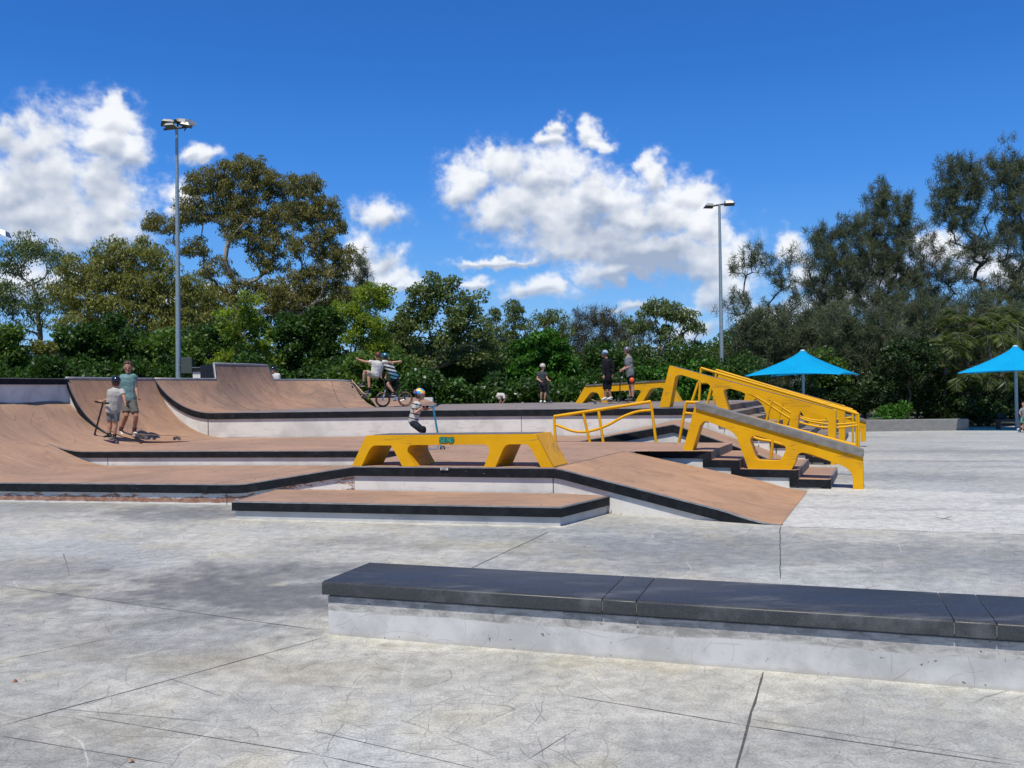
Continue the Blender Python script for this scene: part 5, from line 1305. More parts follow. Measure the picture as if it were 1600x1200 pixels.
for k, (px, py, rx, rz, lf, lb) in enumerate((
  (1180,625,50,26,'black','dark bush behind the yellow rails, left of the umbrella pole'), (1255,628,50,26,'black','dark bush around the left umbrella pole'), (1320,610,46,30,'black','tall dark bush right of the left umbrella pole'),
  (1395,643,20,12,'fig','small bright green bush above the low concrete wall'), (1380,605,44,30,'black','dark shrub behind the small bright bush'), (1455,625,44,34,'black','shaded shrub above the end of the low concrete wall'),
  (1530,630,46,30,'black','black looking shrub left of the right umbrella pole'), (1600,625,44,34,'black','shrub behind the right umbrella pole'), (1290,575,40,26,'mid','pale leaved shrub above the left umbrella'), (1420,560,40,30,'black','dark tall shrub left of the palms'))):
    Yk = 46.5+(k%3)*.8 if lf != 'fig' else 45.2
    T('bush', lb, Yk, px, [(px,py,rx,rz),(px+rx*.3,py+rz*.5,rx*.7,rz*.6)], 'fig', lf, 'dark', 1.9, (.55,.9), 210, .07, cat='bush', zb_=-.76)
# --- hedge with white flowers behind the top deck
def hedge(name, label, Y, x0, x1, ytop, ybot, leaf, n, nl, kind='fig', flowers=0, cr=(.35,.6), depth=1.4, step=3):
    root = empty(name, (D((x0+x1)/2, 600, Y).x, Y, gz(0, Y))); tag(root, label, 'hedge')
    px = rng.uniform(x0, x1, n); top_ = ytop+10*np.sin(px*.045)+7*np.sin(px*.11+1)+5*rng.normal(size=n)
    py = ybot-(ybot-top_)*rng.random(n)**.8; cs = np.array([tuple(D(a, c, Y)) for a, c in zip(px, py)]); cs[:, 1] += rng.uniform(-depth, depth, n)*.6
    lv = clump_leaves(cs, rng.uniform(*cr, n), nl, kind, .8); leaf_obj('foliage', *lv, LEAF[leaf], root)
    if flowers:
        k = rng.integers(0, n, flowers); fc = cs[k]+unit(rng.normal(size=(flowers, 3)))*np.array([.55,.55,.5]); fc[:, 1] = cs[k][:, 1]-rng.uniform(.35,.62, flowers)
        c = np.repeat(fc, 7, 0)+rng.normal(size=(flowers*7, 3))*.022; leaf_obj('flowers', c, unit(rng.normal(size=(flowers*7, 3))), rng.uniform(.06,.11, flowers*7), rng.uniform(.04,.07, flowers*7), rng.random(flowers*7), LEAF['white'], root)
    sp = [(float(a[0]), float(a[1]), gz(0, Y)) for a in cs[::9]]; P1 = cs[::9]
    branch_obj('stems', sp, P1, [.03]*len(sp), [.012]*len(sp), BARK['dark'], root, 4)
    return root
hedge('flowering_hedge', 'long leafy hedge dotted with white flowers behind the top deck', 32.5, 640, 1045, 606, 652, 'dark', 250, 230, flowers=60)
hedge('hedge', 'dark leafy hedge along the back of the quarter pipes at the left', 36, -30, 560, 578, 640, 'dark', 300, 210)
hedge('hedge', 'dark undergrowth filling the gap under the far centre trees', 46, 600, 1180, 562, 655, 'dark', 460, 210, cr=(.6,1.0))
# --- palms
def palm(label, Y, px, pcrown, nf, L0, seed):
    rs = np.random.default_rng(seed); base = D(px, 600, Y); base.z = -.77; top = np.array(D(px+rs.uniform(-4, 4), pcrown, Y))
    root = empty('palm_tree', base); tag(root, label, 'palm tree', 'palms right of the low wall')
    P0 = []; P1 = []; r0 = []; c_, d_, l_, w_, t_ = [], [], [], [], []
    for k in range(8):
        t = k/8; P0.append(np.array(base)*(1-t)+top*t); P1.append(np.array(base)*(1-t-.125)+top*(t+.125)); r0.append(.10)
    br = branch_obj('trunk', P0, P1, r0, r0, BARK['grey'], root, 8); q0 = []; q1 = []
    for f in range(nf):
        a = rs.uniform(0, 2*np.pi); el_ = rs.uniform(.15, 1.35); L = L0*rs.uniform(.8, 1.15); tone = rs.random()
        h = np.array([np.cos(a), np.sin(a), 0]); p = top.copy(); ang = el_; n = 16
        for s in range(n):
            dv = h*np.cos(ang)+np.array([0, 0, 1])*np.sin(ang); q = p+dv*L/n; q0.append(p.copy()); q1.append(q.copy())
            if s > 2:
                side = np.cross(dv, [0, 0, 1.]); side /= np.linalg.norm(side)+1e-9
                for sg in (-1, 1):
                    for j in range(2):
                        ll = (.62*np.sin(np.pi*min(1, (s/n)*.85+.12))+.1)*rs.uniform(.8, 1.1); dd = side*sg*.85+dv*.45+np.array([0, 0, -.35+.1*rs.normal()]); dd /= np.linalg.norm(dd)
                        c_.append(p+dv*L/n*j*.5+dd*ll*.5); d_.append(dd); l_.append(ll); w_.append(.055); t_.append(tone*.6+.4*rs.random())
            p = q; ang -= (1.9+.6*rs.random())/n*(.5+s/n)
    branch_obj('frond_stalks', q0, q1, [.014]*len(q0), [.011]*len(q0), BARK['grey'], root, 4)
    leaf_obj('fronds', np.array(c_), np.array(d_), np.array(l_), np.array(w_), np.array(t_), LEAF['palm'], root)
for k, (px, pc, Y, nf, L0, lb) in enumerate(((1475,545,47.5,20,2.3,'palm with arching fronds, leftmost of the palm clump'), (1510,512,49,22,2.6,'tall palm with upright fronds in the middle of the palm clump'), (1548,528,48,22,2.5,'palm just left of the right umbrella top'),
    (1590,505,50,22,2.7,'palm rising behind the right umbrella top'), (1500,590,46.8,16,1.9,'low palm with drooping fronds under the palm clump'), (1560,590,46.5,16,1.9,'low shaded palm under the right umbrella'), (1445,580,48.5,14,1.9,'small dark palm at the left foot of the palm clump'))):
    palm(lb, Y, px, pc, nf, L0*.78, 100+k)
# --- far wood that reads as one mass
n = 1500; px = rng.uniform(-60, 1660, n); py = rng.uniform(0, 1, n); tp_ = 545+8*np.sin(px*.03)+10*np.sin(px*.013+2)-np.where(px > 1150, 25, 0)
py = 640-(640-tp_)*py; cs = np.array([tuple(D(a, c, 84)) for a, c in zip(px, py)]); cs[:, 1] += rng.uniform(-3, 5, n)
lv = clump_leaves(cs, rng.uniform(1.1, 1.7, n), 90, 'far', .8); o = leaf_obj('far_wood', *lv, LEAF['far'], None); tag(o, 'far off wood behind all the park trees', 'wood', kind='stuff')
print('LEAVES', sum(len(o.data.polygons) for o in bpy.data.objects if o.type == 'MESH' and 'tint' in o.data.attributes))
# ================================================================ people, scooters, boards, bicycle
WORLD_PARENT = True
def mat_skin(name, col):
    mt, nt = new_mat(name); b = NB(nt); p = b.obj(); n = b.noise(p, 14, 4, .6)
    c = b.mix(b.mapr(n, .35, .7), col, (col[0]*.86, col[1]*.74, col[2]*.68)); b.out(b.bsdf(c, .5, spec=.35)); return mt
def mat_cloth(name, col, stripes=None, var=.25):
    mt, nt = new_mat(name); b = NB(nt); p = b.pos(); n = b.noise(p, 16, 5, .65); n2 = b.noise(p, 4.5, 3, .6)
    c = b.mix(b.mapr(n2, .4, .65), col, tuple(q*(1-var) for q in col))
    if stripes:
        c2, per, ph, duty, c3 = stripes; sp = b.n('ShaderNodeSeparateXYZ'); b.l(p, sp.inputs[0])
        t = b.math('FRACT', b.math('ADD', b.math('DIVIDE', b.math('ADD', sp.outputs[2], b.math('MULTIPLY', sp.outputs[0], .25)), per), ph)); k = b.mapr(t, duty, duty+.06)
        zz = b.mapr(sp.outputs[2], c3[1], c3[2]); c = b.mix(k, b.mix(zz, c3[0], c), c2)
    b.out(b.bsdf(c, .9, spec=.15, bump=n, bstr=.5, bdist=.01)); return mt
def mat_patch(name, cols, scale=7):
    mt, nt = new_mat(name); b = NB(nt); v = b.n('ShaderNodeTexVoronoi'); b.l(b.pos(), v.inputs['Vector']); v.inputs['Scale'].default_value = scale
    sp = b.n('ShaderNodeSeparateXYZ'); b.l(v.outputs['Color'], sp.inputs[0]); rp = b.n('ShaderNodeValToRGB'); rp.color_ramp.interpolation = 'CONSTANT'; b.l(sp.outputs[0], rp.inputs[0])
    e = rp.color_ramp.elements; e[0].color = (*cols[0], 1); e[1].position = 1/len(cols); e[1].color = (*cols[1], 1)
    for i in range(2, len(cols)): q = e.new(i/len(cols)); q.color = (*cols[i], 1)
    b.out(b.bsdf(rp.outputs[0], .25, coat=.3)); return mt
M_skin = mat_skin('fair_skin', (.46,.265,.19)); M_skin2 = mat_skin('tanned_skin', (.36,.19,.125))
M_hair = mat_plain('brown_hair', (.055,.028,.015), .6); M_hairr = mat_plain('auburn_hair', (.09,.025,.015), .6)
M_eyew = mat_plain('eye_dark', (.02,.015,.012), .3); M_lip = mat_plain('lip', (.30,.11,.09), .5)
K = {'black': mat_cloth('black_cloth', (.012,.013,.016)), 'tee_grey': mat_cloth('pale_grey_cloth', (.42,.42,.39)), 'teal': mat_cloth('teal_cloth', (.155,.27,.275)),
     'short_grey': mat_cloth('grey_cloth', (.135,.135,.125)), 'short_grey2': mat_cloth('blue_grey_cloth', (.16,.185,.195)), 'white': mat_cloth('white_cloth', (.62,.61,.57)), 'tan': mat_cloth('stone_cloth', (.44,.39,.30)),
     'patt': mat_cloth('white_print_cloth', (.60,.59,.55), var=.45), 'char': mat_cloth('charcoal_cloth', (.055,.062,.07)), 'gtee': mat_cloth('grey_tee_cloth', (.19,.20,.215)), 'navy': mat_cloth('navy_print_cloth', (.022,.030,.042), var=.6),
     'green': mat_cloth('green_cloth', (.16,.36,.26)), 'stripe': mat_cloth('striped_cloth', (.60,.62,.62), stripes=((.012,.02,.03), .098, .12, .48, ((.06,.19,.30), 1.98, 2.14))),
     'kidtee': mat_cloth('white_tee_black_bars', (.52,.52,.50), stripes=((.03,.03,.035), .085, .3, .75, ((.45,.45,.44), 0, .1)))}
M_shoeb = mat_plain('black_shoe', (.015,.015,.017), .5); M_shoew = mat_plain('white_shoe', (.62,.62,.60), .5); M_sole = mat_plain('white_sole', (.65,.64,.60), .6)
M_sock = mat_patch('dark_red_patterned_sock', [(.02,.015,.02),(.05,.01,.015),(.12,.015,.02),(.02,.02,.03)], 30)
H = {'black': mat_plain('black_helmet', (.010,.010,.014), .18, coat=.5), 'teal': mat_plain('teal_helmet', (.010,.10,.15), .25, coat=.4), 'pale': mat_plain('cream_helmet', (.46,.43,.37), .35), 'blue': mat_patch('blue_white_helmet', [(.10,.17,.30),(.42,.50,.60),(.02,.03,.06)], 12),
     'grey': mat_plain('grey_helmet', (.13,.12,.13), .25, coat=.4), 'rainbow': mat_patch('rainbow_helmet', [(.75,.06,.03),(.85,.55,.02),(.03,.35,.75),(.04,.07,.40),(.55,.75,.25),(.80,.25,.02)], 17)}
M_orange = mat_plain('orange_pad', (.80,.10,.02), .5); M_alu = mat_steel('scooter_alloy', (.45,.50,.55), (.62,.66,.70), .3, .7); M_sblue = mat_plain('blue_anodised_metal', (.03,.26,.42), .3, .4, coat=.3)
M_purple = mat_plain('purple_scooter_metal', (.05,.02,.10), .3, .4); M_wheel = mat_plain('black_rubber', (.018,.017,.018), .6); M_wood = mat_plain('pale_wood', (.62,.46,.24), .5, var=.3); M_grip = mat_plain('grip_tape', (.02,.02,.02), .9)
M_wheelw = mat_plain('cream_wheel', (.45,.42,.36), .4); M_tan = mat_plain('tan_tyre_wall', (.42,.22,.09), .7)

def remesh(o, vox, smooth=3, wr=0.0):
    md = o.modifiers.new('r', 'REMESH'); md.mode = 'VOXEL'; md.voxel_size = vox
    ms = o.modifiers.new('s', 'SMOOTH'); ms.iterations = smooth; ms.factor = .5
    dg = bpy.context.evaluated_depsgraph_get(); me = bpy.data.meshes.new_from_object(o.evaluated_get(dg)); old = o.data; o.modifiers.clear(); o.data = me
    if len(me.materials) == 0: me.materials.append(old.materials[0])
    me.polygons.foreach_set('use_smooth', [True]*len(me.polygons))
    if wr:
        n = len(me.vertices); co = np.empty(n*3); me.vertices.foreach_get('co', co); co = co.reshape(-1, 3); no = np.array([v.normal[:] for v in me.vertices])
        d = _fbm(co[:, 0]+co[:, 1]*.6, co[:, 2]*1.3+co[:, 1]*.4, 7, 3, 77, .5)*wr; co = co+no*d[:, None]; me.vertices.foreach_set('co', co.ravel()); me.update()
    return o
def loft(mb, cs, rx, ry, side, n=14):
    cs = [Vector(c) for c in cs]; vs = []; m_ = len(cs)
    for i, c in enumerate(cs):
        t = (cs[min(i+1, m_-1)]-cs[max(i-1, 0)]).normalized(); s = side-t*side.dot(t); s.normalize(); f = t.cross(s)
        for k in range(n): a = 2*math.pi*k/n; vs.append(c+s*math.cos(a)*rx[i]+f*math.sin(a)*ry[i])
    fs = [(i*n+k, i*n+(k+1) % n, (i+1)*n+(k+1) % n, (i+1)*n+k) for i in range(m_-1) for k in range(n)]
    fs += [tuple(range(n))[::-1], tuple((m_-1)*n+k for k in range(n))]; mb.add(vs, fs)
def basis(f, up=Vector((0,0,1))):
    f = f.normalized(); r_ = f.cross(up).normalized(); u = r_.cross(f).normalized()
    return Matrix((r_, f, u)).transposed()          # columns: right, forward, up
def person(label, Y, J, s, face, side, top=None, bottom=None, sleeve=.5, leg=.75, skin=M_skin, helmet=None, hair=None, shoe=(None, None), sock=None, pads=None, hs=1.0, grp_=None, headup=Vector((0,0,1)), topx=1.0, tuck=0):
    """J: joint -> (px, py[, depth offset]); s: height scale (1 = 1.75 m); face: look direction; side: the figure's left-to-right direction"""
    def P_(k): q = J[k]; return D(q[0], q[1], Y+(q[2] if len(q) > 2 else 0))
    j = {k: P_(k) for k in J}; f = Vector(face).normalized(); sd_ = Vector(side).normalized()
    low = min(j.values(), key=lambda v: v.z); root = empty('person', (j['pel'].x, j['pel'].y, low.z-.03*s)); tag(root, label, 'person', grp_)
    m_ = MB(); pel, nk = j['pel'], j['neck']; tv = nk-pel; chest = j.get('chest', pel+tv*.62+f*.0); 
    def spine(t): return pel*(1-t)**2+(pel+(chest-(pel+nk)*.5)*2*.5+tv*.5)*2*t*(1-t)+nk*t*t
    sp = [spine(t) for t in (-.06, .08, .25, .45, .65, .82, .93, 1.0)]
    R_x = [.115, .155, .140, .150, .170, .165, .10, .055]; R_y = [.085, .105, .095, .105, .115, .095, .065, .052]
    loft(m_, sp, [v*s for v in R_x], [v*s for v in R_y], sd_)
    hc = j['head']; B = basis(f, headup); up = B.col[2].to_3d() if hasattr(B.col[2], 'to_3d') else Vector(B.col[2]); q = s*hs
    loft(m_, [nk-up*.03*s, nk.lerp(hc, .5), hc-up*.02*q], [.058*s, .052*s, .055*q], [.058*s, .054*s, .06*q], sd_)
    m_.ell(hc+up*.02*q, (.078*q, .098*q, .108*q), B); m_.ell(hc-up*.055*q+B@Vector((0,.028*q,0)), (.055*q, .062*q, .062*q), B)      # skull, jaw
    m_.ell(hc+B@Vector((0,.100*q,-.012*q)), (.013*q, .022*q, .024*q), B); m_.ell(hc+B@Vector((0,.088*q,-.085*q)), (.022*q, .018*q, .016*q), B)
    for sg in (-1, 1): m_.ell(hc+B@Vector((sg*.080*q, -.005*q, -.005*q)), (.012*q, .024*q, .034*q), B)
    for a in 'LR':
        sh, el, wr = j['sh'+a], j['el'+a], j['wr'+a]
        m_.tube([sh.lerp(nk, .28), sh, sh.lerp(el, .25), sh.lerp(el, .6), el, el.lerp(wr, .3), el.lerp(wr, .7), wr], [v*s for v in (.050, .056, .050, .044, .036, .040, .032, .026)], 10)
        hd_ = j.get('hd'+a, wr+(wr-el).normalized()*.12*s); d = (hd_-wr).normalized(); pn = sd_ if abs(d.dot(sd_)) < .8 else f; pn = (pn-d*pn.dot(d)).normalized(); w2 = d.cross(pn)
        Mx = Matrix((w2, d, pn)).transposed(); m_.ell(wr+d*.045*s, (.040*s, .056*s, .019*s), Mx, 10, 8)
        for k, (o_, L) in enumerate(((-.030, .064), (-.010, .075), (.010, .070), (.029, .054))):          # four fingers, bent
            b0 = wr+d*.082*s+w2*o_*s; b1 = b0+(d*.8+pn*.45).normalized()*L*.5*s; b2 = b1+(d*.25+pn*.95).normalized()*L*.5*s
            m_.tube([b0, b1, b2], [.0092*s, .0088*s, .0075*s], 6)
        t0 = wr+d*.03*s-w2*.036*s; m_.tube([t0, t0+(d*.6-w2*.7+pn*.3).normalized()*.035*s, t0+(d*.9-w2*.35+pn*.6).normalized()*.062*s], [.013*s, .0105*s, .009*s], 6)
        hp, kn, an = j['hip'+a], j['kn'+a], j['an'+a]
        m_.tube([hp.lerp(pel, .3), hp, hp.lerp(kn, .35), hp.lerp(kn, .75), kn, kn.lerp(an, .25), kn.lerp(an, .65), an, an-Vector((0,0,.03*s))], [v*s for v in (.08, .088, .080, .060, .052, .056, .042, .034, .036)], 12)
    o = m_.build('body', skin, root); remesh(o, max(.0055, .0065*s), 3)
    # clothes
    if top:
        t_ = MB(); loft(t_, sp[1-1:], [(v+.024)*s*topx for v in (.135+tuck, .155, .150, .158, .172, .168, .100, .058)], [(v+.024)*s*topx for v in (.105, .112, .108, .112, .116, .100, .068, .054)], sd_)
        for a in 'LR':
            sh, el = j['sh'+a], j['el'+a]; e = sh.lerp(el, sleeve)
            if sleeve > .02: t_.tube([sh.lerp(nk, .35), sh, sh.lerp(e, .6), e], [v*s for v in (.062, .074, .072, .070)], 12)
            if sleeve > .9: t_.tube([el, el.lerp(j['wr'+a], .85)], [.058*s, .046*s], 12)
        o = t_.build('shirt', K[top], root); remesh(o, .0095, 4, .010*s)
        # neck opening: the body's neck stands out above the collar
    if bottom:
        t_ = MB(); loft(t_, [spine(-.10), spine(0), spine(.12), spine(.22)], [v*s for v in (.125, .165, .162, .150)], [v*s for v in (.10, .122, .118, .108)], sd_)
        for a in 'LR':
            hp, kn, an = j['hip'+a], j['kn'+a], j['an'+a]
            if leg <= 1: pts = [hp.lerp(pel, .25), hp, hp.lerp(kn, leg*.5), hp.lerp(kn, leg)]; rr = (.092, .100, .092, .088)
            else: pts = [hp.lerp(pel, .25), hp, hp.lerp(kn, .5), kn, kn.lerp(an, .5), kn.lerp(an, .9)]; rr = (.092, .098, .080, .068, .062, .052)
            t_.tube(pts, [v*s for v in rr], 14)
        o = t_.build('shorts' if leg <= 1 else 'trousers', K[bottom], root); remesh(o, .0095, 4, .010*s)
    for a in 'LR':
        an = j['an'+a]; to = j.get('to'+a); d = (to-an) if to else f*.16*s; dz = d.z; d = Vector((d.x, d.y, 0)); d = d.normalized() if d.length > .02 else Vector((f.x, f.y, 0)).normalized()
        pitch_ = J.get('pitch', 0); d = (d+Vector((0,0,pitch_))).normalized(); upv = (Vector((0,0,1))-d*d.z).normalized(); sdv = d.cross(upv)
        if sock: sk = MB(); sk.tube([an.lerp(j['kn'+a], .32 if sock is not True else .2), an.lerp(j['kn'+a], .05), an-Vector((0,0,.02*s))], [.050*s, .042*s, .044*s], 12); sk.build('sock', M_sock if sock == 'red' else K['black'], root, smooth=True)
        h0 = an-upv*.030*s; sh_ = MB()
        loft(sh_, [h0-d*.065*s, h0-d*.045*s+upv*.012*s, h0+upv*.020*s, h0+d*.06*s+upv*.006*s, h0+d*.12*s-upv*.012*s, h0+d*.175*s-upv*.022*s, h0+d*.192*s-upv*.026*s], [v*s for v in (.022, .036, .042, .044, .050, .042, .018)], [v*s for v in (.030, .044, .052, .042, .032, .024, .012)], sdv, 12)
        o = sh_.build('shoe', M_shoeb if shoe[0] == 'black' else M_shoew, root); remesh(o, .007, 3)
        so = MB(); c0 = h0+d*.062*s-upv*.043*s; Mx = Matrix((sdv, d, upv)).transposed(); so.ell(c0, (.047*s, .136*s, .014*s), Mx, 14, 6); so.build('sole', M_sole if shoe[1] != 'black' else M_shoeb, o, smooth=True)
    for sg in (-1, 1):
        e_ = MB(); e_.ell(hc+B@Vector((sg*.031*q, .084*q, .012*q)), (.012*q, .008*q, .008*q), B, 8, 6); e_.build('eye', M_eyew, root, smooth=True)
    e_ = MB(); e_.ell(hc+B@Vector((0, .090*q, -.058*q)), (.022*q, .007*q, .007*q), B, 8, 6); e_.build('mouth', M_lip, root, smooth=True)
    if hair is not None:
        h_ = MB(); h_.ell(hc+B@Vector((0, -.030*q, .050*q)), (.092*q, .104*q, .104*q), B, 14, 10)
        if helmet: h_ = MB(); h_.ell(hc+B@Vector((0, -.035*q, -.02*q)), (.080*q, .075*q, .075*q), B, 14, 10)
        else:
            for k in range(16): a_ = rng.uniform(0, 6.28); h_.ell(hc+B@Vector((.06*q*math.cos(a_), -.02*q+.07*q*math.sin(a_), .10*q)), (.03*q, .03*q, .028*q), B, 8, 6)
        o = h_.build('hair', hair, root); remesh(o, .008, 2, .012)
    if helmet:
        h_ = MB(); h_.ell(hc+B@Vector((0, -.012*q, .030*q)), (.108*q, .128*q, .112*q), B, 20, 10, -.12, 1)
        h_.ell(hc+B@Vector((0, -.012*q, .024*q)), (.113*q, .133*q, .03*q), B, 20, 6)
        o = h_.build('helmet', H[helmet], root); remesh(o, .007, 2)
        for k in range(5):
            vv_ = MB(); a_ = (k-2)*.42; vv_.ell(hc+B@Vector((math.sin(a_)*.082*q, -.02*q, .030*q+math.cos(a_)*.103*q)), (.009*q, .045*q, .012*q), B, 8, 6); vv_.build('vent', K['black'], o, smooth=True)
        st_ = MB()
        st_.tube([hc+B@Vector((-.082*q, .01*q, .01*q)), hc+B@Vector((-.066*q, .03*q, -.07*q)), hc+B@Vector((0, .04*q, -.118*q)), hc+B@Vector((.066*q, .03*q, -.07*q)), hc+B@Vector((.082*q, .01*q, .01*q))], .006*q, 6); st_.build('chin_strap', K['black'], root, smooth=True)
    for nm, c, r_, mt in (pads or []): 
        pd = MB(); pd.ell(P_(c) if isinstance(c, str) else D(c[0], c[1], Y+c[2]), r_, None, 12, 8); pd.build(nm, mt, root, smooth=True)
    return root
def wheel(mb, c, r_, wd, axis, n=20):
    axis = axis.normalized(); mb.tube([c-axis*wd*.5, c-axis*wd*.35, c+axis*wd*.35, c+axis*wd*.5], [r_*.86, r_, r_, r_*.86], n)
def scooter(label, Y, bar, stem_top, stem_bot, fw, rw, deck0, deck1, r_, mstem, mdeck, dY=(0,0,0,0), grp_=None):
    root = empty('kick_scooter', D(*fw, Y)-Vector((0,0,r_))); tag(root, label, 'scooter', grp_)
    dF, dR, b0, b1 = dY; st0, st1 = D(*stem_top, Y+dF*.8), D(*stem_bot, Y+dF); F_, R_ = D(*fw, Y+dF), D(*rw, Y+dR); hd_ = (F_-R_); hd_.z = 0; hd_.normalize(); ax = Vector((-hd_.y, hd_.x, 0))
    mb = MB(); mb.tube([st0, st0.lerp(st1, .5), st1], .017, 10); mb.build('stem', mstem, root, smooth='auto')
    ba, bb = D(*bar[0], Y+b0), D(*bar[1], Y+b1); mb = MB(); mb.tube([ba, ba.lerp(st0, .5), st0, st0.lerp(bb, .5), bb], .013, 8); h_ = mb.build('handlebar', mstem, root, smooth='auto')
    for a, c in ((ba, st0), (bb, st0)):
        g_ = MB(); d = (a-c).normalized(); g_.tube([a-d*.10, a+d*.015], .018, 8); g_.build('grip', K['black'], h_, smooth='auto')
    fk = MB()
    for sg in (-1, 1): fk.tube([st1+ax*sg*.012, F_+ax*sg*.024], .010, 6)
    fk.build('fork', mstem, root)
    for c in (F_, R_): w_ = MB(); wheel(w_, c, r_, .026, ax); o = w_.build('wheel', M_wheel, root, smooth='auto'); w2 = MB(); wheel(w2, c, r_*.55, .030, ax, 12); w2.build('hub', M_alu, o, smooth='auto')
    d0, d1 = D(*deck0, Y+dF), D(*deck1, Y+dR); mb = MB(); u_ = (d1-d0).normalized(); upv = Vector((0,0,1)); vs = []
    for p, w_ in ((d0, .035), (d0+u_*.06, .055), (d1-u_*.06, .055), (d1, .03)):
        for sg in (-1, 1):
            for t in (0, -.022): vs.append(p+ax*sg*w_+upv*t)
    fs = [(0,2,3,1), (12,13,15,14)]
    for i in range(3): k = i*4; fs += [(k, k+4, k+6, k+2), (k+1, k+3, k+7, k+5), (k, k+1, k+5, k+4), (k+2, k+6, k+7, k+3)]
    mb.add(vs, fs); mb.tube([st1-(st1-st0).normalized()*.02, d0+u_*.03-upv*.01], .018, 8); o = mb.build('deck', mdeck, root); fix_normals(o)
    return root
def board(label, P0, P1, upv, L, mtop, mbot, mside, mwheel, wr=.03, grp_=None, wdt=.10, graphic=None):
    root = empty('skateboard', P0.lerp(P1, .5)-Vector((0,0,.08))); tag(root, label, 'skateboard', grp_)
    u_ = (P1-P0).normalized(); upv = (upv-u_*upv.dot(u_)).normalized(); ax = u_.cross(upv); c0 = P0.lerp(P1, .5); prof = []
    n = 16; vs = []
    for i in range(n+1):
        t = i/n*2-1; x = t*L/2; k = max(0, abs(t)-.68)/.32; z = .055*k**1.6*(L/.8 if L < .9 else .35); w_ = wdt*math.sqrt(max(.03, 1-max(0, (abs(t)-.72)/.28)**2.2)); prof.append((x, z, w_))
    def sheet(z0, z1, w_s=1.0):
        mb = MB(); vs = []
        for x, z, w_ in prof:
            for sg in (-1, 1):
                for zz in (z0, z1): vs.append(c0+u_*x+ax*sg*w_*w_s+upv*(z+zz))
        fs = [(0,1,3,2), (4*n, 4*n+2, 4*n+3, 4*n+1)]
        for i in range(n): k = i*4; fs += [(k, k+2, k+6, k+4), (k+1, k+5, k+7, k+3), (k, k+4, k+5, k+1), (k+2, k+3, k+7, k+6)]
        mb.add(vs, fs); return mb
    o = sheet(0, .011).build('deck', mside, root); fix_normals(o)
    o = sheet(.0112, .013, .97).build('grip_tape', mtop, root); fix_normals(o)
    if mbot: o = sheet(-.0015, -.0002, .97).build('graphic', mbot, root); fix_normals(o)
    for sg in (-1, 1):
        c = c0+u_*sg*L*.31-upv*.045; t_ = MB(); t_.tube([c-ax*.06, c+ax*.06], .011, 8); t_.box(c+upv*.022, (.05, .04, .04), rz=math.atan2(u_.y, u_.x)); tr = t_.build('truck', M_alu, root)
        for s2 in (-1, 1): w_ = MB(); wheel(w_, c+ax*s2*.082-upv*.004, wr, .034, ax, 14); w_.build('wheel', mwheel, tr, smooth='auto')
    return root
X_ = Vector((1,0,0))
# --- the two on the lower transition
person('boy in black helmet and pale grey tee on a scooter, back turned', 17.7,
  {'head': (181,597), 'neck': (182.5,606), 'pel': (176.5,643), 'shL': (173.5,611.5), 'elL': (168.5,624,.05), 'wrL': (158,628,.10), 'hdL': (151,628,.12), 'shR': (190.5,611.5), 'elR': (194,621,-.05), 'wrR': (196,631,-.08), 'hdR': (197,639,-.08),
   'hipL': (172.5,646), 'hipR': (181,646), 'knL': (172,662), 'knR': (180.5,663), 'anL': (170.5,680), 'anR': (179,682), 'toL': (161,684,.02), 'toR': (178,690,-.12)}, .78, (-.55,.75,-.05), (.85,.5,0), 'tee_grey', 'short_grey2', .55, .72, helmet='black', hair=M_hair, shoe=('black','w'), sock=True, hs=1.12, topx=1.08)
scooter('black and purple scooter under the boy with his back turned', 17.55, ((149.5,627.5),(169,630)), (161,630), (148,678), (144.5,684), (182,691), (149,685), (183,690), .048, M_black, M_purple, (.05,-.05,.15,-.05))
person('young man in sleeveless teal top and grey shorts', 18.35,
  {'head': (200,575), 'neck': (200.5,584.5), 'pel': (201.5,624), 'shL': (191.5,589,.02), 'elL': (192,608), 'wrL': (194,622,-.12), 'hdL': (197,631,-.15), 'shR': (209,588.5), 'elR': (212.5,606.5), 'wrR': (214.5,618,-.08), 'hdR': (216,625,-.12),
   'hipL': (197,627), 'hipR': (207,627), 'knL': (197.5,649,-.12), 'knR': (212.5,650,-.10), 'anL': (187.5,675), 'anR': (209.5,676), 'toL': (192.5,682,-.22), 'toR': (218,679,-.14)}, .90, (.30,-.9,-.12), (.95,.2,0), 'teal', 'short_grey', .12, .80, skin=M_skin2, hair=M_hair, shoe=('w','w'), sock='red', hs=1.12)
board('pale wooden longboard resting on the tan concrete beside the young man', D(207,678.5,17.95), D(293,682.5,18.95), Vector((0,0,1)), 1.22, M_wood, None, M_wood, M_wheelw, .035, wdt=.11)
# --- in the air
person('airborne skateboarder in a white print tee with arms spread wide', 24.0,
  {'head': (590,557.5), 'neck': (591,563.5), 'pel': (587,586.5), 'shL': (582,566), 'elL': (570,565), 'wrL': (561,562), 'hdL': (554.5,559.5), 'shR': (600,566), 'elR': (612,566.5,.1), 'wrR': (622,565,.12), 'hdR': (629,564.5,.12),
   'hipL': (583,587), 'hipR': (590,588), 'knL': (569.5,580,-.20), 'knR': (576,584,.15), 'anL': (568,600,-.15), 'anR': (577,611,.1), 'toL': (560,598,-.2), 'toR': (570,614,.05)}, .80, (-.6,.75,-.1), (.8,.55,0), 'patt', 'tan', .45, .75, hair=M_hairr, shoe=('black','w'), sock=True, hs=1.1, topx=1.1)
M_gfx = mat_patch('red_white_board_graphic', [(.70,.72,.72),(.55,.06,.03),(.75,.16,.08),(.05,.06,.10),(.75,.35,.25)], 6.5)
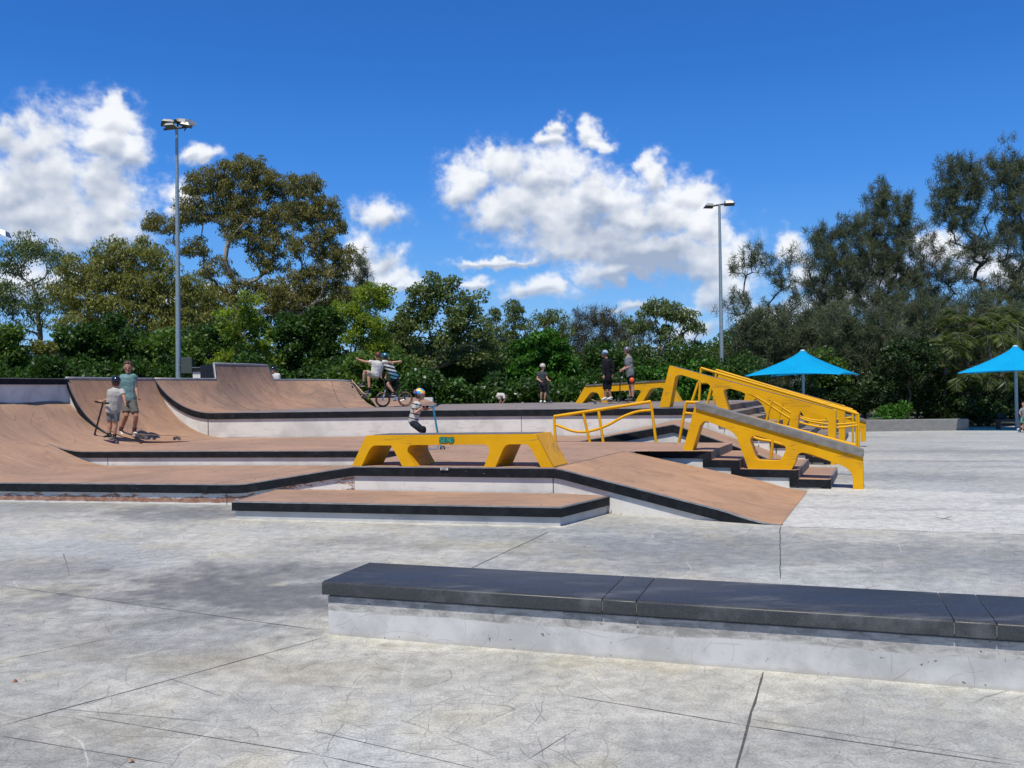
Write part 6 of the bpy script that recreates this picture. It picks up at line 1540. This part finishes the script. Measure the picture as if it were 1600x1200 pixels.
board('skateboard with a red and white graphic in mid air below the skateboarder', D(549.5,597,23.85), D(570.5,620,23.55), Vector((.75,.45,.55)), .74, M_grip, M_gfx, M_wood, M_wheel, .028)
person('bicycle rider in a teal helmet and striped tee in mid air', 24.6,
  {'head': (601,558), 'neck': (604,564.5), 'pel': (617.5,591), 'shL': (600,568.5,-.05), 'elL': (596,578,-.05), 'wrL': (596,587,-.02), 'hdL': (595.5,592), 'shR': (611,567.5,.1), 'elR': (607,579,.25), 'wrR': (603,588,.3), 'hdR': (602,592,.3),
   'hipL': (614,592), 'hipR': (620,592), 'knL': (605.5,600.5,-.08), 'knR': (609,602,.14), 'anL': (616.5,615,-.06), 'anR': (618,618,.10), 'toL': (612,622.5,-.08), 'toR': (612,624,.1)}, .80, (-.8,.55,-.1), (.6,.8,0), 'stripe', 'black', .5, .72, helmet='teal', hair=M_hair, shoe=('black','w'), sock=True, hs=1.1)
def bicycle(label, Y):
    root = empty('bmx_bicycle', D(615,636,Y)); tag(root, label, 'bicycle'); F_, R_ = D(598.2,624.3,Y-.08), D(633.3,623.2,Y+.10); hd_ = (F_-R_); hd_.z = 0; hd_.normalize(); ax = Vector((-hd_.y, hd_.x, 0)); r_ = .187
    for c in (F_, R_):
        t_ = MB(); n = 36; pts = [c+(hd_*math.cos(2*math.pi*k/n)+Vector((0,0,1))*math.sin(2*math.pi*k/n))*r_ for k in range(n+1)]; t_.tube(pts, .022, 8, cap=False); w_ = t_.build('wheel', M_wheel, root, smooth=True)
        t_ = MB(); 
        for sg in (-1, 1): t_.tube([p+ax*sg*.017-(p-c).normalized()*.004 for p in pts], .0085, 6, cap=False)
        t_.build('tyre_wall', M_tan, w_, smooth=True)
        t_ = MB(); t_.tube([c+(p-c)*.88 for p in pts], .011, 6, cap=False); t_.tube([c-ax*.035, c+ax*.035], .018, 10); t_.build('rim', M_dark, w_, smooth=True)
        t_ = MB()
        for k in range(20): a = 2*math.pi*k/20; t_.tube([c+ax*(.02 if k % 2 else -.02), c+(hd_*math.cos(a)+Vector((0,0,1))*math.sin(a))*r_*.88], .0018, 3)
        t_.build('spokes', M_alu, w_)
    P = lambda x, y: D(x, y, Y)
    bb = P(618.5,622.5); st = P(623.5,606); ht, hb = P(602.6,603.5), P(601.6,608); fr = MB(); fr.tube([hb, bb], .019, 8); fr.tube([ht, st], .016, 8); fr.tube([bb, st], .015, 8); fr.tube([ht+Vector((0,0,.03)), hb-Vector((0,0,.03))], .02, 8)
    for sg in (-1, 1): fr.tube([bb, R_+ax*sg*.05], .010, 6); fr.tube([st-Vector((0,0,.03)), R_+ax*sg*.05], .009, 6)
    fr.build('frame', M_dark, root, smooth='auto'); fk = MB()
    for sg in (-1, 1): fk.tube([hb-Vector((0,0,.02)), hb-Vector((0,0,.06))+ax*sg*.05, F_+ax*sg*.05], .012, 6)
    fk.build('fork', M_alu, root, smooth='auto')
    hb_ = MB(); top_ = P(599.5,592); hb_.tube([ht, P(600.5,600), top_], .013, 8); hb_.tube([top_-ax*.24+Vector((0,0,.0)), top_-ax*.10-Vector((0,0,.02)), top_+ax*.10-Vector((0,0,.02)), top_+ax*.24], .011, 8); hb_.build('handlebar', M_dark, root, smooth='auto')
    sd2 = MB(); sd2.tube([st, st+Vector((0,0,.05))], .012, 6); sd2.ell(st+Vector((0,0,.06)), (.11,.05,.025), basis(ax)); sd2.build('saddle', K['black'], root, smooth='auto')
    cr = MB(); wheel(cr, bb+ax*.03, .055, .006, ax, 20); cr.tube([bb+ax*.05, P(616.5,626)+ax*.06], .009, 6); cr.tube([bb-ax*.05, P(620.5,619)-ax*.06], .009, 6); cr.build('crank', M_alu, root)
    for q in (P(616,626)-Vector((0,0,0))+ax*.10, P(620.5,619)-ax*.10): pd = MB(); pd.box(q, (.09,.07,.018), rz=math.atan2(hd_.y, hd_.x)); pd.build('pedal', M_black, root, bevel=.003)
    return root
bicycle('small dark bmx bicycle with tan walled tyres in mid air under the striped rider', 24.6)
# --- small boy on the blue scooter behind the front yellow box
person('small boy in a multicoloured helmet riding a scooter behind the front yellow box', 15.1,
  {'head': (656,616.5), 'neck': (652.5,627.5), 'pel': (645.5,659), 'shL': (652,632.5,.14), 'elL': (664,640,.20), 'wrL': (678,635,.16), 'hdL': (687,631.5,.14), 'shR': (647,632.5,-.12), 'elR': (648.5,645.5,-.16), 'wrR': (657.5,638.5,-.14), 'hdR': (663,636,-.12),
   'hipL': (646,661,.07), 'hipR': (645,661,-.07), 'knL': (660,672,.10), 'knR': (660,673,-.10), 'anL': (655,696,.06), 'anR': (657,698,-.06), 'toL': (668,700,.06), 'toR': (670,702,-.06)}, .64, (.97,-.18,-.12), (.15,-1,0), 'kidtee', 'navy', .55, .95, helmet='rainbow', hair=M_hair, shoe=('black','w'), hs=1.22, pads=[('knee_pad', (662,672,-.13), (.045,.05,.06), K['black']), ('knee_pad', (662,671,.10), (.045,.05,.06), K['black'])])
scooter('bright blue scooter ridden by the small boy in the multicoloured helmet', 15.1, ((662,635.5),(688,630.5)), (676.5,635), (687,694), (691.5,700.5), (655,703.5), (684,699.5), (655,701), .045, M_sblue, M_alu, (0,0,-.14,.14))
# --- on the top deck
person('small boy in a pale helmet and dark clothes holding a scooter', 27.0,
  {'head': (848,573.5), 'neck': (847.5,580), 'pel': (847,601), 'shL': (841.5,583.5), 'elL': (839.5,591.5,-.03), 'wrL': (845.5,596.5,-.16), 'hdL': (848.5,598,-.2), 'shR': (852.5,583.5), 'elR': (854.5,590.5,-.03), 'wrR': (857,594.5,-.15), 'hdR': (859,595,-.2),
   'hipL': (844.5,602), 'hipR': (850,602), 'knL': (846,614,-.05), 'knR': (852.5,614,-.03), 'anL': (845.5,626), 'anR': (850.8,626.5), 'toL': (844.5,629.5,-.15), 'toR': (852,629.5,-.14)}, .69, (.35,-.85,-.1), (.95,.25,0), 'char', 'black', .5, .85, helmet='pale', hair=M_hair, shoe=('w','w'), sock=True, hs=1.2)
scooter('dark scooter held by the small boy in the pale helmet', 26.8, ((847.5,597.8),(859.5,595)), (855,596), (859.5,624), (861,628), (849,629.5), (858.5,627.5), (849,628.8), .045, M_dark, M_dark, (0,.1,-.1,.05))
person('boy in black clothes and a blue white helmet', 24.6,
  {'head': (944.5,553), 'neck': (947.5,560), 'pel': (949.5,592.5), 'shL': (943,563.5,-.05), 'elL': (943,576,-.08), 'wrL': (943.5,587,-.12), 'shR': (954.5,563.5,.05), 'elR': (958.5,575.5,.03), 'wrR': (956.5,587), 
   'hipL': (946.5,594), 'hipR': (952.5,594), 'knL': (945.5,609), 'knR': (951.5,609), 'anL': (946.3,621.5), 'anR': (954.8,621), 'toL': (941,624.5,-.08), 'toR': (949.5,624.5,-.08)}, .79, (-.85,-.35,-.08), (-.3,.9,0), 'black', 'black', .95, .95, helmet='blue', hair=M_hair, shoe=('w','w'), sock=None, skin=M_skin2)
board('skateboard under the feet of the boy in black clothes', D(929.5,627,24.5), D(957,627,24.7), Vector((0,0,1)), .74, M_grip, None, M_wood, M_wheelw, .027)
person('taller boy in grey helmet and tee with an orange knee pad', 24.6,
  {'head': (980,548), 'neck': (981.5,556), 'pel': (984.5,586.5), 'shL': (982,559.5,.12), 'elL': (980,571,.18), 'wrL': (972,578,.12), 'hdL': (969,581.5,.05), 'shR': (984.5,559.5,-.12), 'elR': (986.5,571.5,-.12), 'wrR': (974.5,577,-.08), 'hdR': (969.5,582,-.02),
   'hipL': (984,589,.08), 'hipR': (986,589,-.08), 'knL': (985,606,.10), 'knR': (988.5,606,-.10), 'anL': (984.5,622.5,.10), 'anR': (989,623,-.10), 'toL': (976,627,.08), 'toR': (980.5,628,-.12)}, .84, (-.95,-.2,-.12), (-.2,.98,0), 'gtee', 'black', .55, .62, helmet='grey', hair=M_hair, shoe=('black','black'), sock=True, pads=[('knee_pad', (987.3,594,-.14), (.068,.055,.078), M_orange)])
scooter('tall black scooter standing in front of the boy with the orange pad', 24.55, ((967.5,582),(970.5,581.5)), (969,582), (968.5,622), (966.5,626.5), (981,627), (968.5,625.8), (981,626.2), .05, M_black, M_black, (0,.0,-.28,.28))
board('second skateboard lying beside the boy with the orange pad', D(958,629.3,24.3), D(976,629.6,24.1), Vector((0,0,1)), .72, M_grip, None, M_wood, M_wheelw, .027)
# --- far away
person('person in a white top bending down behind the top deck in front of the hedge', 29.0,
  {'head': (791,621.5), 'neck': (789,618.5), 'pel': (777.5,617.5), 'shL': (788,619.5,.1), 'elL': (789,625,.1), 'wrL': (786,629,.0), 'shR': (787.5,620,-.1), 'elR': (788.5,626,-.12), 'wrR': (785.5,630,-.1),
   'hipL': (777,619.5,.08), 'hipR': (778,619.5,-.08), 'knL': (782,625,.1), 'knR': (782.5,626,-.1), 'anL': (777.5,632,.1), 'anR': (781,633,-.1), 'toL': (784,635,.1), 'toR': (787,635,-.1)}, .62, (.8,-.3,-.6), (.1,-1,0), 'white', 'tan', .5, .7, skin=M_skin2, hair=M_hair, shoe=('w','w'))
person('helmeted person in white mostly hidden behind the raised quarter pipe', 27.0,
  {'head': (427.5,578), 'neck': (430,583.5), 'pel': (434,603), 'shL': (426.5,586.5), 'elL': (425,594), 'wrL': (426,601), 'shR': (435,586), 'elR': (437.5,594), 'wrR': (437,601), 'hipL': (432,604), 'hipR': (437,604), 'knL': (432,618), 'knR': (438,618), 'anL': (432,631), 'anR': (438,631)}, .80, (-.4,-.9,0), (.9,-.3,0), 'white', 'black', .5, .75, helmet='black', hair=M_hair, shoe=('w','w'))
person('person in a grey top and green shorts at the right edge of the slab', 40.0,
  {'head': (1599,632), 'neck': (1599.5,637), 'pel': (1598,652.5), 'shL': (1596.5,639.5), 'elL': (1593,644.5,-.1), 'wrL': (1594,647.5,-.25), 'shR': (1602,639.5), 'elR': (1605,645), 'wrR': (1601,648,-.2), 'hipL': (1596,653), 'hipR': (1600.5,653), 'knL': (1593.5,661.5), 'knR': (1599,663), 'anL': (1592,669.5), 'anR': (1597.5,673), 'toL': (1589.5,671.5,-.1), 'toR': (1594.5,675.5,-.1)}, .80, (-.8,-.5,0), (.5,-.8,0), 'gtee', 'green', .9, .85, helmet=None, hair=M_hair, shoe=('w','w'), sock=True)
scooter('dark scooter at the right edge of the slab under the person in green shorts', 39.8, ((1592,647),(1598,648)), (1594,647), (1594,671), (1593,674), (1602,677), (1594,673.5), (1603,676.5), .05, M_dark, M_dark, (0,0,-.1,.2))
# dark bench with bags under the right umbrella
bn = empty('park_bench', D(1582,667,43.8)); tag(bn, 'dark bench with bags in the shade under the right umbrella', 'bench')
c_ = D(1582, 662, 43.8); g0 = gz(0, 43.8)
mb = MB(); mb.box((c_.x, 43.8, g0+.45), (1.7,.42,.05)); mb.box((c_.x, 43.62, g0+.40), (1.7,.05,.06)); mb.build('seat', M_dark, bn, bevel=.006)
for sg in (-.7, .7):
    mb = MB(); mb.box((c_.x+sg, 43.8, g0+.215), (.07,.36,.43)); mb.build('leg', M_dark, bn, bevel=.006)
mb = MB(); mb.ell((c_.x-.55, 43.75, g0+.60), (.24,.16,.15)); mb.tube([(c_.x-.66, 43.75, g0+.72), (c_.x-.55, 43.75, g0+.82), (c_.x-.44, 43.75, g0+.72)], .015, 6); o = mb.build('backpack', K['navy'], None, smooth=True); tag(o, 'dark backpack on the bench under the right umbrella', 'bag')
# dry leaves blown into the corner of the pad and stray ones on the slab
def litter(name, label, spots, mat):
    mb = MB()
    for (c, n, sx_, sy_, L) in spots:
        for k in range(n):
            p = Vector((c.x+rng.normal()*sx_, c.y+rng.normal()*sy_, .008+abs(rng.normal())*.012)); a = rng.uniform(0, 6.28); d = Vector((math.cos(a), math.sin(a), rng.uniform(-.3,.5))); q = Vector((-d.y, d.x, rng.uniform(-.3,.3)))
            l_ = L*rng.uniform(.6, 1.2); mb.add([p-d*l_, p+q*l_*.32, p+d*l_, p-q*l_*.32], [(0,1,2,3)])
    o = mb.build(name, mat); tag(o, label, 'leaf litter', kind='stuff'); return o
litter('leaf_litter', 'dry brown leaves blown into the corner beside the pad', [(G(962,802), 150, .12, .05, .022)], mat_patch('dry_leaf', [(.20,.11,.05),(.32,.20,.10),(.10,.06,.03)], 40))
for px, py, L, lb in ((23,1066,.018,'small orange leaf alone on the slab at the far left'), (205,1192,.016,'small pale leaf on the slab near the bottom left corner')):
    mb = MB(); c = G(px, py); mb.add([c+Vector((-L,0,.004)), c+Vector((0,-L*.6,.010)), c+Vector((L,0,.006)), c+Vector((0,L*.6,.016))], [(0,1,2,3)]); mb.add([c+Vector((-L*.5,L*.2,.010)), c+Vector((L*.3,-L*.4,.018)), c+Vector((L*.9,L*.1,.012))], [(0,1,2)])
    o = mb.build('fallen_leaf', mat_plain('orange_leaf', (.50,.17,.08) if px < 100 else ((.45,.30,.18) if px < 300 else (.04,.04,.04)), .7)); tag(o, lb, 'leaf')
